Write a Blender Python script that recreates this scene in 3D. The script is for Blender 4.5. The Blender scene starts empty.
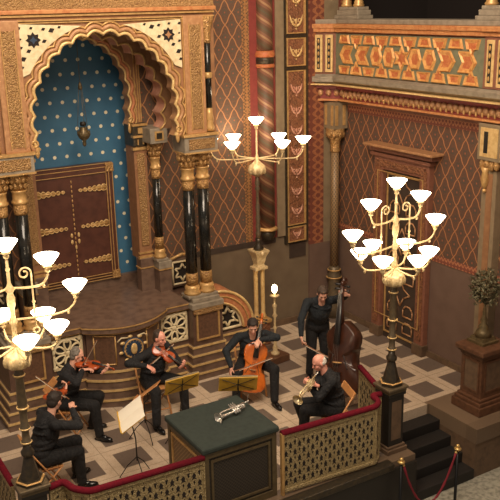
import bpy, bmesh, math, random
from mathutils import Vector, Matrix, Quaternion
random.seed(7)
PI = math.pi
scene = bpy.context.scene
COL = scene.collection

# ------------------------------------------------------------------ camera, world, lights, exposure
RX = Vector((0.854, -0.520, -0.021)); RY = Vector((-0.166, -0.234, -0.958)); RZ = Vector((0.493, 0.822, -0.286))
RZ.normalize(); RX = (RX - RX.dot(RZ) * RZ).normalized(); RY = RZ.cross(RX).normalized()
CAM = Vector((-10.145, -13.416, 6.4))
cam_d = bpy.data.cameras.new('camera'); cam = bpy.data.objects.new('camera', cam_d); COL.objects.link(cam)
cam_d.sensor_width = 36; cam_d.lens = 830 / 500 * 36; cam_d.clip_end = 200
mw = Matrix.Identity(4)
for i in range(3):
    mw[i][0] = RX[i]; mw[i][1] = -RY[i]; mw[i][2] = -RZ[i]; mw[i][3] = CAM[i]
cam.matrix_world = mw
scene.camera = cam

world = bpy.data.worlds.new('world'); scene.world = world; world.use_nodes = True
world.node_tree.nodes['Background'].inputs[0].default_value = (1.0, 0.80, 0.64, 1)
world.node_tree.nodes['Background'].inputs[1].default_value = 0.24

def area(name, loc, aim, size, power, color):
    d = bpy.data.lights.new(name, 'AREA'); d.shape = 'RECTANGLE'; d.size = size[0]; d.size_y = size[1]
    d.energy = power; d.color = color
    o = bpy.data.objects.new(name, d); COL.objects.link(o); o.location = loc
    o.rotation_euler = (Vector(aim) - Vector(loc)).to_track_quat('-Z', 'Y').to_euler()
    return o
area('hall_chandeliers', (-7.5, -8.5, 10.5), (-4.5, -1.0, 3.0), (5, 4), 980, (1.0, 0.82, 0.64))
area('gallery_lamps', (-5.0, -5.0, 9.6), (-1.0, -1.5, 5.6), (3, 3), 230, (1.0, 0.78, 0.56))
LAMP_POWER = 13.0          # emission of a glass lamp shade
scene.view_settings.view_transform = 'Standard'; scene.view_settings.look = 'None'
scene.view_settings.gamma = 1; scene.view_settings.use_curve_mapping = False
scene.view_settings.exposure = 0.0

# ------------------------------------------------------------------ node helpers
def lin(c):
    r = []
    for x in c[:3]:
        x /= 255.0
        r.append(x / 12.92 if x <= 0.04045 else ((x + 0.055) / 1.055) ** 2.4)
    return (r[0], r[1], r[2], 1)

class S:                                    # a socket with arithmetic
    def __init__(s, nt, sock): s.nt = nt; s.k = sock
    def m(s, op, *o):
        n = s.nt.nodes.new('ShaderNodeMath'); n.operation = op
        for i, a in enumerate((s,) + o):
            if isinstance(a, S): s.nt.links.new(a.k, n.inputs[i])
            else: n.inputs[i].default_value = a
        return S(s.nt, n.outputs[0])
    def __add__(s, o): return s.m('ADD', o)
    def __sub__(s, o): return s.m('SUBTRACT', o)
    def __mul__(s, o): return s.m('MULTIPLY', o)
    def __truediv__(s, o): return s.m('DIVIDE', o)
    def lt(s, o): return s.m('LESS_THAN', o)
    def gt(s, o): return s.m('GREATER_THAN', o)
    def abs(s): return s.m('ABSOLUTE')
    def frac(s): return s.m('FRACT')
    def sin(s): return s.m('SINE')
    def mn(s, o): return s.m('MINIMUM', o)
    def mx(s, o): return s.m('MAXIMUM', o)
    def sqrt(s): return s.m('SQRT')
    def floor(s): return s.m('FLOOR')
    def atan2(s, o): return s.m('ARCTAN2', o)

class Mat:
    def __init__(s, name, color, rough=0.6, metal=0.0, emit=None, estr=0.0, spec=0.5, coat=0.0):
        s.m = bpy.data.materials.new(name); s.m.use_nodes = True; s.nt = s.m.node_tree
        s.b = s.nt.nodes['Principled BSDF']
        s.b.inputs['Base Color'].default_value = lin(color)
        s.b.inputs['Roughness'].default_value = rough; s.b.inputs['Metallic'].default_value = metal
        s.b.inputs['Specular IOR Level'].default_value = spec
        s.b.inputs['Coat Weight'].default_value = coat
        if emit:
            s.b.inputs['Emission Color'].default_value = lin(emit); s.b.inputs['Emission Strength'].default_value = estr
        s.c = None; s.base = color
    def pos(s, kind='pos'):
        if kind == 'pos': v = s.nt.nodes.new('ShaderNodeNewGeometry').outputs['Position']
        else: v = s.nt.nodes.new('ShaderNodeTexCoord').outputs['Object']
        sp = s.nt.nodes.new('ShaderNodeSeparateXYZ'); s.nt.links.new(v, sp.inputs[0])
        return [S(s.nt, sp.outputs[i]) for i in range(3)]
    def noise(s, scale, detail=3, kind='pos', stretch=None, dist=0.0):
        if kind == 'pos': v = s.nt.nodes.new('ShaderNodeNewGeometry').outputs['Position']
        else: v = s.nt.nodes.new('ShaderNodeTexCoord').outputs['Object']
        if stretch:
            mp = s.nt.nodes.new('ShaderNodeMapping'); mp.inputs['Scale'].default_value = stretch
            s.nt.links.new(v, mp.inputs[0]); v = mp.outputs[0]
        n = s.nt.nodes.new('ShaderNodeTexNoise'); n.inputs['Scale'].default_value = scale; n.inputs['Detail'].default_value = detail
        n.inputs['Distortion'].default_value = dist
        s.nt.links.new(v, n.inputs['Vector'])
        return S(s.nt, n.outputs['Fac'])
    def voro(s, scale, kind='pos', feature='F1'):
        v = s.nt.nodes.new('ShaderNodeNewGeometry').outputs['Position'] if kind == 'pos' else s.nt.nodes.new('ShaderNodeTexCoord').outputs['Object']
        n = s.nt.nodes.new('ShaderNodeTexVoronoi'); n.inputs['Scale'].default_value = scale; n.feature = feature
        s.nt.links.new(v, n.inputs['Vector'])
        return S(s.nt, n.outputs['Distance'])
    def mix(s, fac, color):                 # lay a colour over what is there by fac
        n = s.nt.nodes.new('ShaderNodeMix'); n.data_type = 'RGBA'
        if isinstance(fac, S): s.nt.links.new(fac.k, n.inputs[0])
        else: n.inputs[0].default_value = fac
        if s.c is None: n.inputs[6].default_value = lin(s.base)
        else: s.nt.links.new(s.c, n.inputs[6])
        n.inputs[7].default_value = lin(color)
        s.c = n.outputs[2]; s.nt.links.new(s.c, s.b.inputs['Base Color'])
        return s
    def bump(s, h, dist=0.01, strength=0.6):
        n = s.nt.nodes.new('ShaderNodeBump'); n.inputs['Distance'].default_value = dist; n.inputs['Strength'].default_value = strength
        s.nt.links.new(h.k, n.inputs['Height']); s.nt.links.new(n.outputs[0], s.b.inputs['Normal'])
        return s
    def rough(s, v): s.nt.links.new(v.k, s.b.inputs['Roughness']); return s

M = {}
def simple(name, color, rough=0.6, metal=0.0, var=None, scale=8, bump=0, **k):
    m = Mat(name, color, rough, metal, **k)
    if var:
        f = (m.noise(scale, 4) - 0.42) * 3.2
        m.mix(f.mx(0.0).mn(1.0), var)
    if bump: m.bump(m.noise(scale * 4, 3), bump)
    M[name] = m.m
    return m

def gold_orn(name, base, dark, hi, sc=34, rough=0.42, metal=0.35):
    m = Mat(name, base, rough, metal)
    v = m.voro(sc); n = m.noise(sc * .55, 3, dist=1.2)
    m.mix(((n - 0.5) * 5.0).mx(0.0).mn(1.0), dark)
    m.mix(((v * 0 + 0.32) - v).mx(0.0).mn(0.25) * 3.0, hi)
    m.bump(n - v, 0.02, 0.8)
    M[name] = m.m

simple('gold', (202, 162, 104), 0.38, 0.3, (170, 130, 78), 12)
simple('gold_pale', (222, 190, 132), 0.4, 0.25, (200, 160, 100), 14)
simple('brass', (214, 178, 112), 0.3, 0.6)
gold_orn('gold_ornament', (180, 138, 84), (112, 78, 46), (224, 188, 128))
gold_orn('gold_emboss', (166, 128, 80), (124, 88, 54), (206, 172, 116), 48)
gold_orn('copper_ornament', (136, 88, 60), (88, 58, 42), (182, 136, 90), 26, 0.55, 0.1)
gold_orn('rail_gold', (176, 156, 112), (128, 108, 72), (220, 200, 156), 60, 0.4, 0.25)
simple('arch_ground', (140, 99, 68), 0.55, 0.05, (156, 114, 78), 10)
simple('arch_mould', (168, 122, 84), 0.45, 0.1, (188, 144, 102), 16)
simple('pink_stone', (196, 140, 116), 0.6, 0, (214, 166, 140), 9)
simple('pink_mould', (178, 112, 74), 0.5, 0.1, (198, 138, 96), 14)
simple('cream_lattice', (222, 206, 168), 0.6, 0, (200, 178, 136), 14)
simple('dark_void', (34, 26, 22), 0.9)
simple('grey_stone', (146, 134, 116), 0.6, 0, (120, 108, 92), 9)
simple('grey_paint', (136, 118, 92), 0.6, 0, (122, 104, 80), 7)
simple('red_paint', (132, 58, 52), 0.55, 0, (118, 50, 44), 9)
simple('brown_marble', (114, 91, 76), 0.38, 0, (88, 68, 57), 7, spec=0.5)
simple('brown_marble_deep', (98, 74, 61), 0.4, 0, (80, 59, 49), 9)
simple('panel_marble', (104, 76, 58), 0.3, 0, (80, 58, 46), 22)
simple('dado_paint', (112, 96, 76), 0.6, 0, (102, 86, 68), 3)
simple('dado_warm', (108, 86, 74), 0.6, 0, (98, 77, 66), 3)
simple('dark_block', (66, 54, 46), 0.5, 0, (56, 45, 39), 6)
simple('black_marble', (26, 27, 25), 0.14, 0, (48, 44, 38), 6)
simple('iron_dark', (62, 56, 48), 0.35, 0.5, (84, 72, 54), 20)
simple('stone_brown', (104, 82, 62), 0.6, 0, (84, 66, 50), 10)
simple('stair_carpet', (30, 26, 23), 0.6, 0, (24, 21, 19), 30)
simple('hall_stone', (158, 154, 138), 0.7, 0, (100, 96, 86), 14)
simple('pedestal_wood', (98, 66, 46), 0.42, 0, (74, 48, 33), 12)
simple('bronze', (112, 96, 66), 0.42, 0.5, (80, 68, 48), 24)
simple('leaf_metal', (92, 86, 60), 0.5, 0.3, (66, 62, 44), 30)
simple('velvet_red', (104, 20, 34), 0.95, 0, (84, 16, 28), 30, spec=0.15)
simple('rope_red', (122, 26, 40), 0.8)
simple('table_green', (46, 55, 49), 0.85, 0, (38, 46, 41), 16)
simple('table_frame', (92, 78, 52), 0.45, 0.1, (76, 62, 42), 14)
simple('table_black', (30, 26, 22), 0.5)
simple('wood_light', (196, 138, 84), 0.5, 0, (176, 118, 68), 14)
simple('desk_yellow', (216, 172, 60), 0.5, 0, (200, 154, 48), 14)
simple('paper', (232, 224, 206), 0.8)
simple('black_metal', (24, 24, 24), 0.4, 0.3)
simple('silver', (222, 216, 206), 0.25, 0.7)
simple('trumpet_brass', (236, 216, 172), 0.25, 0.6)
simple('varnish_orange', (206, 108, 40), 0.22, 0, (178, 84, 28), 9, coat=0.4)
simple('varnish_violin', (172, 78, 34), 0.25, 0, (144, 58, 26), 16, coat=0.4)
simple('varnish_bass', (66, 36, 24), 0.3, 0, (48, 27, 19), 9, coat=0.3)
simple('ebony', (38, 36, 36), 0.35)
simple('maple', (206, 160, 104), 0.45)
simple('bow_wood', (150, 96, 58), 0.4)
simple('bow_hair', (226, 212, 190), 0.6)
simple('string_steel', (170, 164, 154), 0.3, 0.8)
simple('skin', (226, 172, 148), 0.5, 0, (216, 156, 130), 12)
simple('skin_flush', (230, 164, 142), 0.5, 0, (220, 146, 124), 12)
for nm, c in (('cloth_black', (25, 25, 27)), ('cloth_trouser', (20, 19, 20)), ('cloth_bluish', (24, 29, 34))):
    m = Mat(nm, c, 0.85); m.mix(((m.noise(7, 4) - 0.45) * 3).mx(0.0).mn(1.0), tuple(int(x * 1.35) for x in c))
    m.bump(m.noise(9, 3, stretch=(1, 1, .5), dist=1.5), 0.05, 0.9); M[nm] = m.m
simple('shoe_black', (16, 15, 15), 0.25)
simple('hair_dark', (46, 36, 30), 0.7, 0, (34, 27, 23), 40)
simple('hair_brown', (70, 54, 42), 0.7, 0, (52, 40, 32), 40)
simple('hair_grey', (124, 116, 106), 0.7, 0, (92, 84, 76), 40)
simple('hair_white', (206, 200, 190), 0.7, 0, (180, 172, 160), 40)
simple('eye_dark', (40, 30, 26), 0.3)
simple('lip', (160, 84, 74), 0.5)
simple('door_brown', (88, 52, 40), 0.4, 0, (70, 40, 31), 8)
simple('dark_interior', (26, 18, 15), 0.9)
simple('teal_ground', (112, 112, 88), 0.6, 0, (96, 98, 78), 10)
simple('gilt_face', (214, 160, 92), 0.45, 0.15, (188, 116, 66), 18)
simple('gilt_red', (176, 96, 58), 0.5, 0.05, (196, 130, 78), 20)
simple('orange_mould', (192, 134, 84), 0.5, 0.1, (170, 100, 56), 14)
simple('rose_paint', (132, 86, 66), 0.55, 0, (118, 74, 58), 12)
simple('medallion_blue', (44, 62, 84), 0.5, 0, (30, 42, 60), 10)
simple('pole_grey', (98, 86, 68), 0.4, 0.35, (120, 102, 76), 24)
simple('cast_gold', (222, 198, 152), 0.38, 0.25, (190, 160, 112), 30)
m = Mat('lamp_glass', (255, 250, 240), 0.4, emit=(255, 232, 196), estr=LAMP_POWER); M['lamp_glass'] = m.m
m = Mat('candle_glow', (255, 250, 240), 0.4, emit=(255, 226, 176), estr=26); M['candle_glow'] = m.m

# starry blue wall of the niche (dots are gilt stars in staggered rows)
m = Mat('starry_blue', (62, 110, 140), 0.6)
X, Y, Z = m.pos()
m.mix(((m.noise(3, 3) - 0.4) * 2.5).mx(0.0).mn(1.0), (50, 94, 124))
row = Z / 0.235; rf = row.floor(); off = (rf * 0.5).frac()
u = (X / 0.222 + off).frac() - 0.5; v = row.frac() - 0.5
d = ((u * 0.222) * (u * 0.222) + (v * 0.235) * (v * 0.235)).sqrt()
m.mix(d.lt(0.031), (226, 216, 184)); M['starry_blue'] = m.m

def lattice(name, axis, W=0.283, H=0.43, ground=(104, 76, 60), g2=(86, 68, 56), line=(164, 112, 72), motif=(88, 78, 64), ph=0.0):
    m = Mat(name, ground, 0.62)
    X, Y, Z = m.pos(); U = X if axis == 'x' else Y
    m.mix(((m.noise(38, 3, dist=1.0) - 0.44) * 5).mx(0.0).mn(1.0), g2)
    a = U / W + ph; b = Z / H
    wob = ((b * (4 * PI)).sin()) * 0.035
    p = ((a + wob + b).frac() - 0.5).abs(); q = ((a + wob * -1.0 - b).frac() - 0.5).abs()
    # lines where p or q is near 0.5 ; centre of a cell where both are near 0
    inner = p + q
    m.mix(inner.lt(0.30) * inner.gt(0.17), motif)
    m.mix(inner.lt(0.09), (150, 88, 60))
    l = p.mx(q)
    m.mix(l.gt(0.455), line)
    m.mix(l.gt(0.487), (186, 134, 86))
    M[name] = m.m
lattice('lattice_back', 'x', ph=0.9)
lattice('lattice_right', 'y', W=0.29, H=0.46, ground=(100, 70, 54), g2=(84, 64, 54), line=(150, 96, 62), motif=(78, 68, 58), ph=0.2)

def chain(name, axis, c0, c1, c2, W=0.15, H=0.13):
    m = Mat(name, c0, 0.6); X, Y, Z = m.pos()
    U, V = {'x': (X, Z), 'y': (Y, Z), 'h': (Z, Y), 'hx': (Z, X)}[axis]
    t = (V / H * (2 * PI)).sin() * 0.30
    a = (U / W).frac() - 0.5
    d = ((a - t).abs()).mn((a + t).abs())
    m.mix(d.lt(0.13), c1)
    m.mix(((m.noise(50, 2) - 0.5) * 4).mx(0.0).mn(0.6), c2)
    M[name] = m.m
chain('chain_gold', 'x', (150, 104, 62), (92, 66, 48), (188, 140, 84))
chain('red_scroll', 'x', (112, 60, 46), (156, 98, 64), (100, 54, 44), 0.33, 0.30)
chain('border_rose', 'h', (122, 66, 52), (176, 116, 82), (100, 56, 44), 0.16, 0.16)

# helical bands for the big engaged column
m = Mat('twisted_bands', (104, 78, 58), 0.5, 0.1)
X, Y, Z = m.pos('obj')
t = (Y.atan2(X) / (2 * PI) * 2 + Z / 0.30).frac()
m.mix(t.lt(0.5), (132, 88, 68)); m.mix(((t - 0.25).abs()).lt(0.07), (172, 136, 100)); m.mix(((t - 0.75).abs()).lt(0.06), (96, 86, 66))
M['twisted_bands'] = m.m
m = Mat('scaled_column', (104, 84, 62), 0.5, 0.1)
X, Y, Z = m.pos('obj')
a = Y.atan2(X) / (2 * PI) * 8; b = Z / 0.09
p = ((a + b).frac() - 0.5).abs().mx(((a - b).frac() - 0.5).abs())
m.mix(p.gt(0.36), (150, 120, 82)); M['scaled_column'] = m.m

# platform floor: dark square slabs between light bands
m = Mat('slab_floor', (202, 182, 158), 0.42)
X, Y, Z = m.pos()
m.mix(((m.noise(9, 4) - 0.45) * 3).mx(0.0).mn(1.0), (186, 162, 136))
u = ((X + 0.48) / 0.73).frac(); v = ((Y + 3.38) / 0.71).frac()
dark = u.lt(0.63) * v.lt(0.64)
joint = ((u - 0.815).abs()).lt(0.008).mx(((v - 0.82).abs()).lt(0.008))
m.mix(joint, (150, 130, 108))
m.mix(dark, (108, 94, 84))
m.mix(dark * ((m.noise(22, 4) - 0.5) * 3).mx(0.0).mn(1.0), (90, 78, 70))
edge = X.gt(-1.34) * Y.lt(-4.22)
m.mix(edge, (116, 96, 76)); m.mix(Y.lt(-5.14), (104, 86, 68))
m.mix(((m.noise(60, 4) - 0.52) * 3).mx(0.0).mn(0.4), (120, 100, 82))
M['slab_floor'] = m.m

m = Mat('mesh_panel', (34, 30, 26), 0.6)            # diamond grille of the reading desk
X, Y, Z = m.pos('obj')
a = (X + Y) / 0.05; b = Z / 0.05
p = ((a + b).frac() - 0.5).abs().mx(((a - b).frac() - 0.5).abs())
m.mix(p.gt(0.40), (66, 56, 44)); M['mesh_panel'] = m.m
m = Mat('mesh_panel_gilt', (104, 80, 56), 0.6)
X, Y, Z = m.pos('obj')
a = (X + Y) / 0.06; b = Z / 0.06
p = ((a + b).frac() - 0.5).abs().mx(((a - b).frac() - 0.5).abs())
m.mix(p.gt(0.38), (148, 118, 82)); M['mesh_panel_gilt'] = m.m

# ------------------------------------------------------------------ mesh builder
class MB:
    def __init__(s, mat='gold'):
        s.v = []; s.f = []; s.mi = []; s.mats = []; s.T = Matrix.Identity(4); s.use(mat); s.sm = []; s.smooth = False
    def use(s, mat):
        if mat not in s.mats: s.mats.append(mat)
        s.cur = s.mats.index(mat); return s
    def add(s, vs, fs, smooth=None):
        o = len(s.v); s.v += [s.T @ Vector(p) for p in vs]
        for f in fs:
            s.f.append([i + o for i in f]); s.mi.append(s.cur); s.sm.append(s.smooth if smooth is None else smooth)
        return s
    def box(s, a, b, bev=0):
        x0, y0, z0 = a; x1, y1, z1 = b
        if x0 > x1: x0, x1 = x1, x0
        if y0 > y1: y0, y1 = y1, y0
        if z0 > z1: z0, z1 = z1, z0
        e_ = [random.uniform(.0001, .0009) for _ in range(6)]      # no two faces of one mesh share a plane
        x0 -= e_[0]; x1 += e_[1]; y0 -= e_[2]; y1 += e_[3]; z0 -= e_[4] * .2; z1 += e_[5] * .2
        if bev:
            e = min(bev, (x1 - x0) * .45, (y1 - y0) * .45, (z1 - z0) * .45)
            P = []
            bm = bmesh.new(); bmesh.ops.create_cube(bm, size=1)
            for v in bm.verts: v.co = Vector(((x0 + x1) / 2 + v.co.x * (x1 - x0), (y0 + y1) / 2 + v.co.y * (y1 - y0), (z0 + z1) / 2 + v.co.z * (z1 - z0)))
            bmesh.ops.bevel(bm, geom=bm.edges[:], offset=e, segments=2, affect='EDGES', profile=0.5)
            bm.verts.index_update(); P = [tuple(v.co) for v in bm.verts]; F = [[v.index for v in f.verts] for f in bm.faces]; bm.free()
            return s.add(P, F, False)
        return s.add([(x0, y0, z0), (x1, y0, z0), (x1, y1, z0), (x0, y1, z0), (x0, y0, z1), (x1, y0, z1), (x1, y1, z1), (x0, y1, z1)],
                     [(0, 3, 2, 1), (4, 5, 6, 7), (0, 1, 5, 4), (1, 2, 6, 5), (2, 3, 7, 6), (3, 0, 4, 7)], False)
    def prism(s, poly, z0, z1, axis='z', smooth=False):      # polygon (any outline) extruded
        def P(u, v, w): return (u, v, w) if axis == 'z' else ((u, w, v) if axis == 'y' else (w, u, v))
        n = len(poly)
        vs = [P(u, v, z0) for u, v in poly] + [P(u, v, z1) for u, v in poly]
        from mathutils.geometry import tessellate_polygon
        tri = tessellate_polygon([[Vector((u, v, 0)) for u, v in poly]])
        fs = [(a, b, c) for a, b, c in tri] + [(a + n, c + n, b + n) for a, b, c in tri]
        fs2 = [(i, (i + 1) % n, (i + 1) % n + n, i + n) for i in range(n)]
        s.add(vs, fs, False); o = len(s.v) - 2 * n
        for f in fs2: s.f.append([i + o for i in f]); s.mi.append(s.cur); s.sm.append(smooth)
        return s
    def tube(s, pts, r, n=8, cap=True, flat=None):
        pts = [Vector(p) for p in pts]; k = len(pts)
        if not hasattr(r, '__len__'): r = [r] * k
        up = Vector((0, 0, 1)); vs = []; prev = None
        for i, p in enumerate(pts):
            d = (pts[min(i + 1, k - 1)] - pts[max(i - 1, 0)]).normalized()
            if prev is None:
                a = d.cross(up) if abs(d.dot(up)) < 0.95 else d.cross(Vector((1, 0, 0)))
            else:
                a = prev - prev.dot(d) * d
            a.normalize(); prev = a; b = d.cross(a)
            for j in range(n):
                t = 2 * PI * j / n; vs.append(p + r[i] * (math.cos(t) * a + math.sin(t) * b * (flat or 1)))
        fs = [(i * n + j, i * n + (j + 1) % n, (i + 1) * n + (j + 1) % n, (i + 1) * n + j) for i in range(k - 1) for j in range(n)]
        s.add(vs, fs, True)
        if cap:
            o = len(s.v) - len(vs)
            for c in ([o + j for j in range(n)][::-1], [o + (k - 1) * n + j for j in range(n)]):
                s.f.append(c); s.mi.append(s.cur); s.sm.append(False)
        return s
    def lathe(s, prof, c=(0, 0, 0), n=16, half=False, smooth=True, sx=1, sy=1, rot=0):
        vs = []; k = len(prof); c = Vector(c)
        for r, z in prof:
            for j in range(n):
                t = 2 * PI * j / n + rot; vs.append(c + Vector((r * math.cos(t) * sx, r * math.sin(t) * sy, z)))
        fs = [(i * n + j, i * n + (j + 1) % n, (i + 1) * n + (j + 1) % n, (i + 1) * n + j) for i in range(k - 1) for j in range(n)]
        s.add(vs, fs, smooth); o = len(s.v) - len(vs)
        for c2 in ([o + j for j in range(n)][::-1], [o + (k - 1) * n + j for j in range(n)]):
            s.f.append(c2); s.mi.append(s.cur); s.sm.append(False)
        return s
    def ell(s, c, r, n=12, m=8, R=None):
        c = Vector(c); r = (r, r, r) if not hasattr(r, '__len__') else r; vs = []
        R = R or Matrix.Identity(3)
        for i in range(1, m):
            ph = PI * i / m
            for j in range(n):
                t = 2 * PI * j / n
                vs.append(c + R @ Vector((r[0] * math.sin(ph) * math.cos(t), r[1] * math.sin(ph) * math.sin(t), r[2] * math.cos(ph))))
        vs.append(c + R @ Vector((0, 0, r[2]))); vs.append(c + R @ Vector((0, 0, -r[2])))
        fs = [(i * n + (j + 1) % n, i * n + j, (i + 1) * n + j, (i + 1) * n + (j + 1) % n) for i in range(m - 2) for j in range(n)]
        T = (m - 1) * n
        fs += [(j, (j + 1) % n, T) for j in range(n)] + [((m - 2) * n + (j + 1) % n, (m - 2) * n + j, T + 1) for j in range(n)]
        return s.add(vs, fs, True)
    def ring(s, c, R_, r, normal=(0, 0, 1), n=16, a0=0, a1=2 * PI, sc=(1, 1), k=6):
        q = Vector(normal).to_track_quat('Z', 'Y').to_matrix(); pts = []
        for i in range(n + 1):
            t = a0 + (a1 - a0) * i / n
            pts.append(Vector(c) + q @ Vector((R_ * sc[0] * math.cos(t), R_ * sc[1] * math.sin(t), 0)))
        return s.tube(pts, r, k)
    def build(s, name, parent=None, kind=None, label=None, origin=None):
        me = bpy.data.meshes.new(name)
        o = Vector(origin) if origin is not None else None
        vs = [v - o for v in s.v] if o is not None else s.v
        me.from_pydata([tuple(v) for v in vs], [], s.f)
        for n_ in s.mats: me.materials.append(M[n_])
        me.polygons.foreach_set('material_index', s.mi); me.polygons.foreach_set('use_smooth', s.sm)
        bm = bmesh.new(); bm.from_mesh(me); bmesh.ops.recalc_face_normals(bm, faces=bm.faces); bm.to_mesh(me); bm.free()
        me.update()
        ob = bpy.data.objects.new(name, me); COL.objects.link(ob)
        if o is not None: ob.location = o
        if parent: ob.parent = parent
        if kind: ob['kind'] = kind
        if label: ob['label'] = label
        return ob

def thing(name, label, cat, loc=(0, 0, 0), rz=0, group=None):
    o = bpy.data.objects.new(name, None); COL.objects.link(o); o.empty_display_size = 0.2
    o.location = loc; o.rotation_euler = (0, 0, rz); o['label'] = label; o['category'] = cat
    if group: o['group'] = group
    return o
def tag(o, label, cat, group=None):
    o['label'] = label; o['category'] = cat
    if group: o['group'] = group
    return o
def dup(root, label, loc, rz=0, group=None):
    r = root.copy(); COL.objects.link(r); r.location = loc; r.rotation_euler = (0, 0, rz); r['label'] = label
    if group: r['group'] = group
    for ch in list(root.children):
        c = ch.copy(); COL.objects.link(c); c.parent = r
        for g in list(ch.children):
            d_ = g.copy(); COL.objects.link(d_); d_.parent = c
    return r

# ================================================================== STRUCTURE
# back wall (the plane y = 0) with the opening of the ark's niche
CX = -5.37; NH = 0.87; NZ = 4.85
b = MB('lattice_back')
b.box((-11, 0, 1.9), (CX - NH - .25, .3, 9)).box((CX + NH + .25, 0, 1.9), (-2.18, .3, 9)).box((CX - NH - .25, .02, 6.2), (CX + NH + .25, .3, 9))
b.use('dado_paint').box((-11, 0, 0), (CX - NH - .25, .3, 1.9)).box((CX + NH + .25, 0, 0), (0.3, .3, 1.9)).box((-2.18, .0, 1.9), (0.3, .3, 9))
b.use('dark_block').box((-3.3, -.012, 1.79), (-1.50, 0, 1.9)).box((-1.17, -.02, 1.40), (-.78, 0, 1.70))
b.build('wall_back', kind='structure')
b = MB('chain_gold'); b.box((-2.18, -.012, 1.9), (-2.03, 0, 9)); b.build('trim_1', kind='structure')
b = MB('red_paint'); b.box((-2.03, -.02, 1.9), (-1.47, 0, 9)); b.build('trim_2', kind='structure')
b = MB('grey_paint'); b.box((-1.47, -.05, 1.9), (-1.26, 0, 9), .01); b.build('trim_3', kind='structure')
b = MB('red_scroll'); b.box((-.70, -.05, 1.62), (-.36, 0, 9)); b.use('dado_warm').box((-.70, -.05, 0), (-.02, 0, 1.62)); b.use('grey_paint').box((-.36, -.05, 1.62), (-.02, 0, 9)); b.build('trim_4', kind='structure')

# right wall (the plane x = 0)
b = MB('lattice_right'); b.box((0, -9, 1.98), (.3, 0, 4.42))
b.use('dado_warm').box((0, -9, 0), (.3, 0, 1.9)).box((0, -9, -.9), (.3, 0, 0))
b.use('border_rose').box((-.015, -9, 1.88), (.3, 0, 2.0)).box((-.015, -9, 4.30), (.3, 0, 4.44))
b.use('rose_paint').box((-.03, -9, 4.44), (.3, 0, 4.52))
b.build('wall_right', kind='structure')
b = MB('stone_brown'); b.box((-.03, -9, 0), (0, -2.84, .12)); b.box((-.03, -1.36, 0), (0, -.3, .12)); b.build('baseboard_right', kind='structure')
b = MB('stone_brown'); b.box((-2.4, -.05, 0), (-.3, -.0, .12)); b.build('baseboard_back', kind='structure')

# platform and stairs, hall floor
SX0, SX1 = -2.56, -1.30
b = MB('slab_floor'); b.box((-11, -4.30, -.25), (.3, 1.4, 0)); b.box((-11, -5.26, -.25), (-3.0, -4.30, 0)); b.box((-3.0, -5.36, -.25), (SX0, -4.30, 0)); b.box((SX1, -5.36, -.25), (.3, -4.30, 0))
b.build('floor', kind='structure')
b = MB('stone_brown'); b.box((-11, -5.34, -.85), (SX0 - .02, -4.3, -.25)); b.box((SX1, -5.34, -.85), (.3, -4.30, -.25)); b.box((SX0 - .02, -4.4, -.85), (SX1, -4.3, -.25))
b.build('platform_base', kind='structure')
b = MB('hall_stone'); b.box((-14, -15, -1.0), (4, -4.0, -.85)); b.build('floor_hall', kind='structure')
b = MB('stair_carpet')
for i in range(4):
    b.box((SX0, -4.30 - .265 * (i + 1), -.85), (SX1, -4.30 - .265 * i, -.17 * (i + 1)), .012)
b.build('stair_flight', kind='structure')
b = MB('iron_dark'); b.box((-11, -5.42, -.10), (-3.0, -5.26, -.0), .012)
b.use('table_black').box((-11, -5.40, -.85), (SX0, -5.34, -.10))
b.build('trim_5', kind='structure')

# niche behind the ark arch
b = MB('starry_blue'); b.box((CX - NH - .5, .60, 1.4), (CX + NH + .5, .72, 6.3)); b.build('wall_niche', kind='structure')
b = MB('brown_marble'); b.box((CX - NH - .5, -.0, 1.25), (CX + NH + .5, .60, 1.40)); b.box((CX - NH - .5, .50, 1.4), (CX + NH + .5, .60, 1.56)); b.build('floor_niche', kind='structure')
b = MB('arch_ground'); b.box((CX - NH - .6, 0.02, 1.4), (CX - NH - .5, .7, 6.3)).box((CX + NH + .5, 0.02, 1.4), (CX + NH + .6, .7, 6.3)).box((CX - NH - .6, 0.02, 6.2), (CX + NH + .6, .7, 6.3))
b.build('wall_reveal', kind='structure')

# ================================================================== THE GALLERY ON THE RIGHT WALL
GX = -.30
gal = thing('gallery_balcony', 'gilded gallery parapet of hexagon and star panels jutting from right wall', 'balcony', (0, 0, 4.45))
def gl(mb, name, label=None):
    return mb.build(name, gal, label=label, origin=None) if False else _child(mb, name, gal, label)
def _child(mb, name, parent, label=None):      # mesh given in world coordinates under an unrotated Empty
    ob = mb.build(name, parent, label=label)
    ob.matrix_parent_inverse = Matrix.Identity(4)
    for v in ob.data.vertices: v.co -= Vector(parent.location)
    return ob
def chamfer(mb, o, z0, z1, base=None):      # the slanting corner piece at the parapet's left end
    g = GX if base is None else base
    mb.prism([(g - o, -.38), (g - .28 - o, -.003), (0, -.003), (0, -.38)], z0, z1)
b = MB('rose_paint'); b.box((GX, -9, 4.86), (0, -.003, 5.84)); chamfer(b, 0, 4.86, 5.84)
b.box((-.16, -9, 4.525), (0, -.003, 4.86)); chamfer(b, 0, 4.525, 4.86, -.16); _child(b, 'parapet_wall', gal)
b = MB('orange_mould')
b.box((GX - .10, -9, 5.90), (GX + .25, -.004, 5.98), .015); b.box((GX - .07, -9, 5.83), (GX + .1, -.004, 5.90), .01)
b.box((GX - .13, -4.9, 5.90), (GX, -4.15, 5.98), .015); chamfer(b, .10, 5.90, 5.98); chamfer(b, .07, 5.83, 5.90)
_child(b, 'top_moulding', gal)
b = MB('grey_stone'); b.box((GX - .02, -9, 5.98), (.35, -.004, 6.06), .01); chamfer(b, .02, 5.98, 6.06); _child(b, 'sill', gal)
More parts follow.
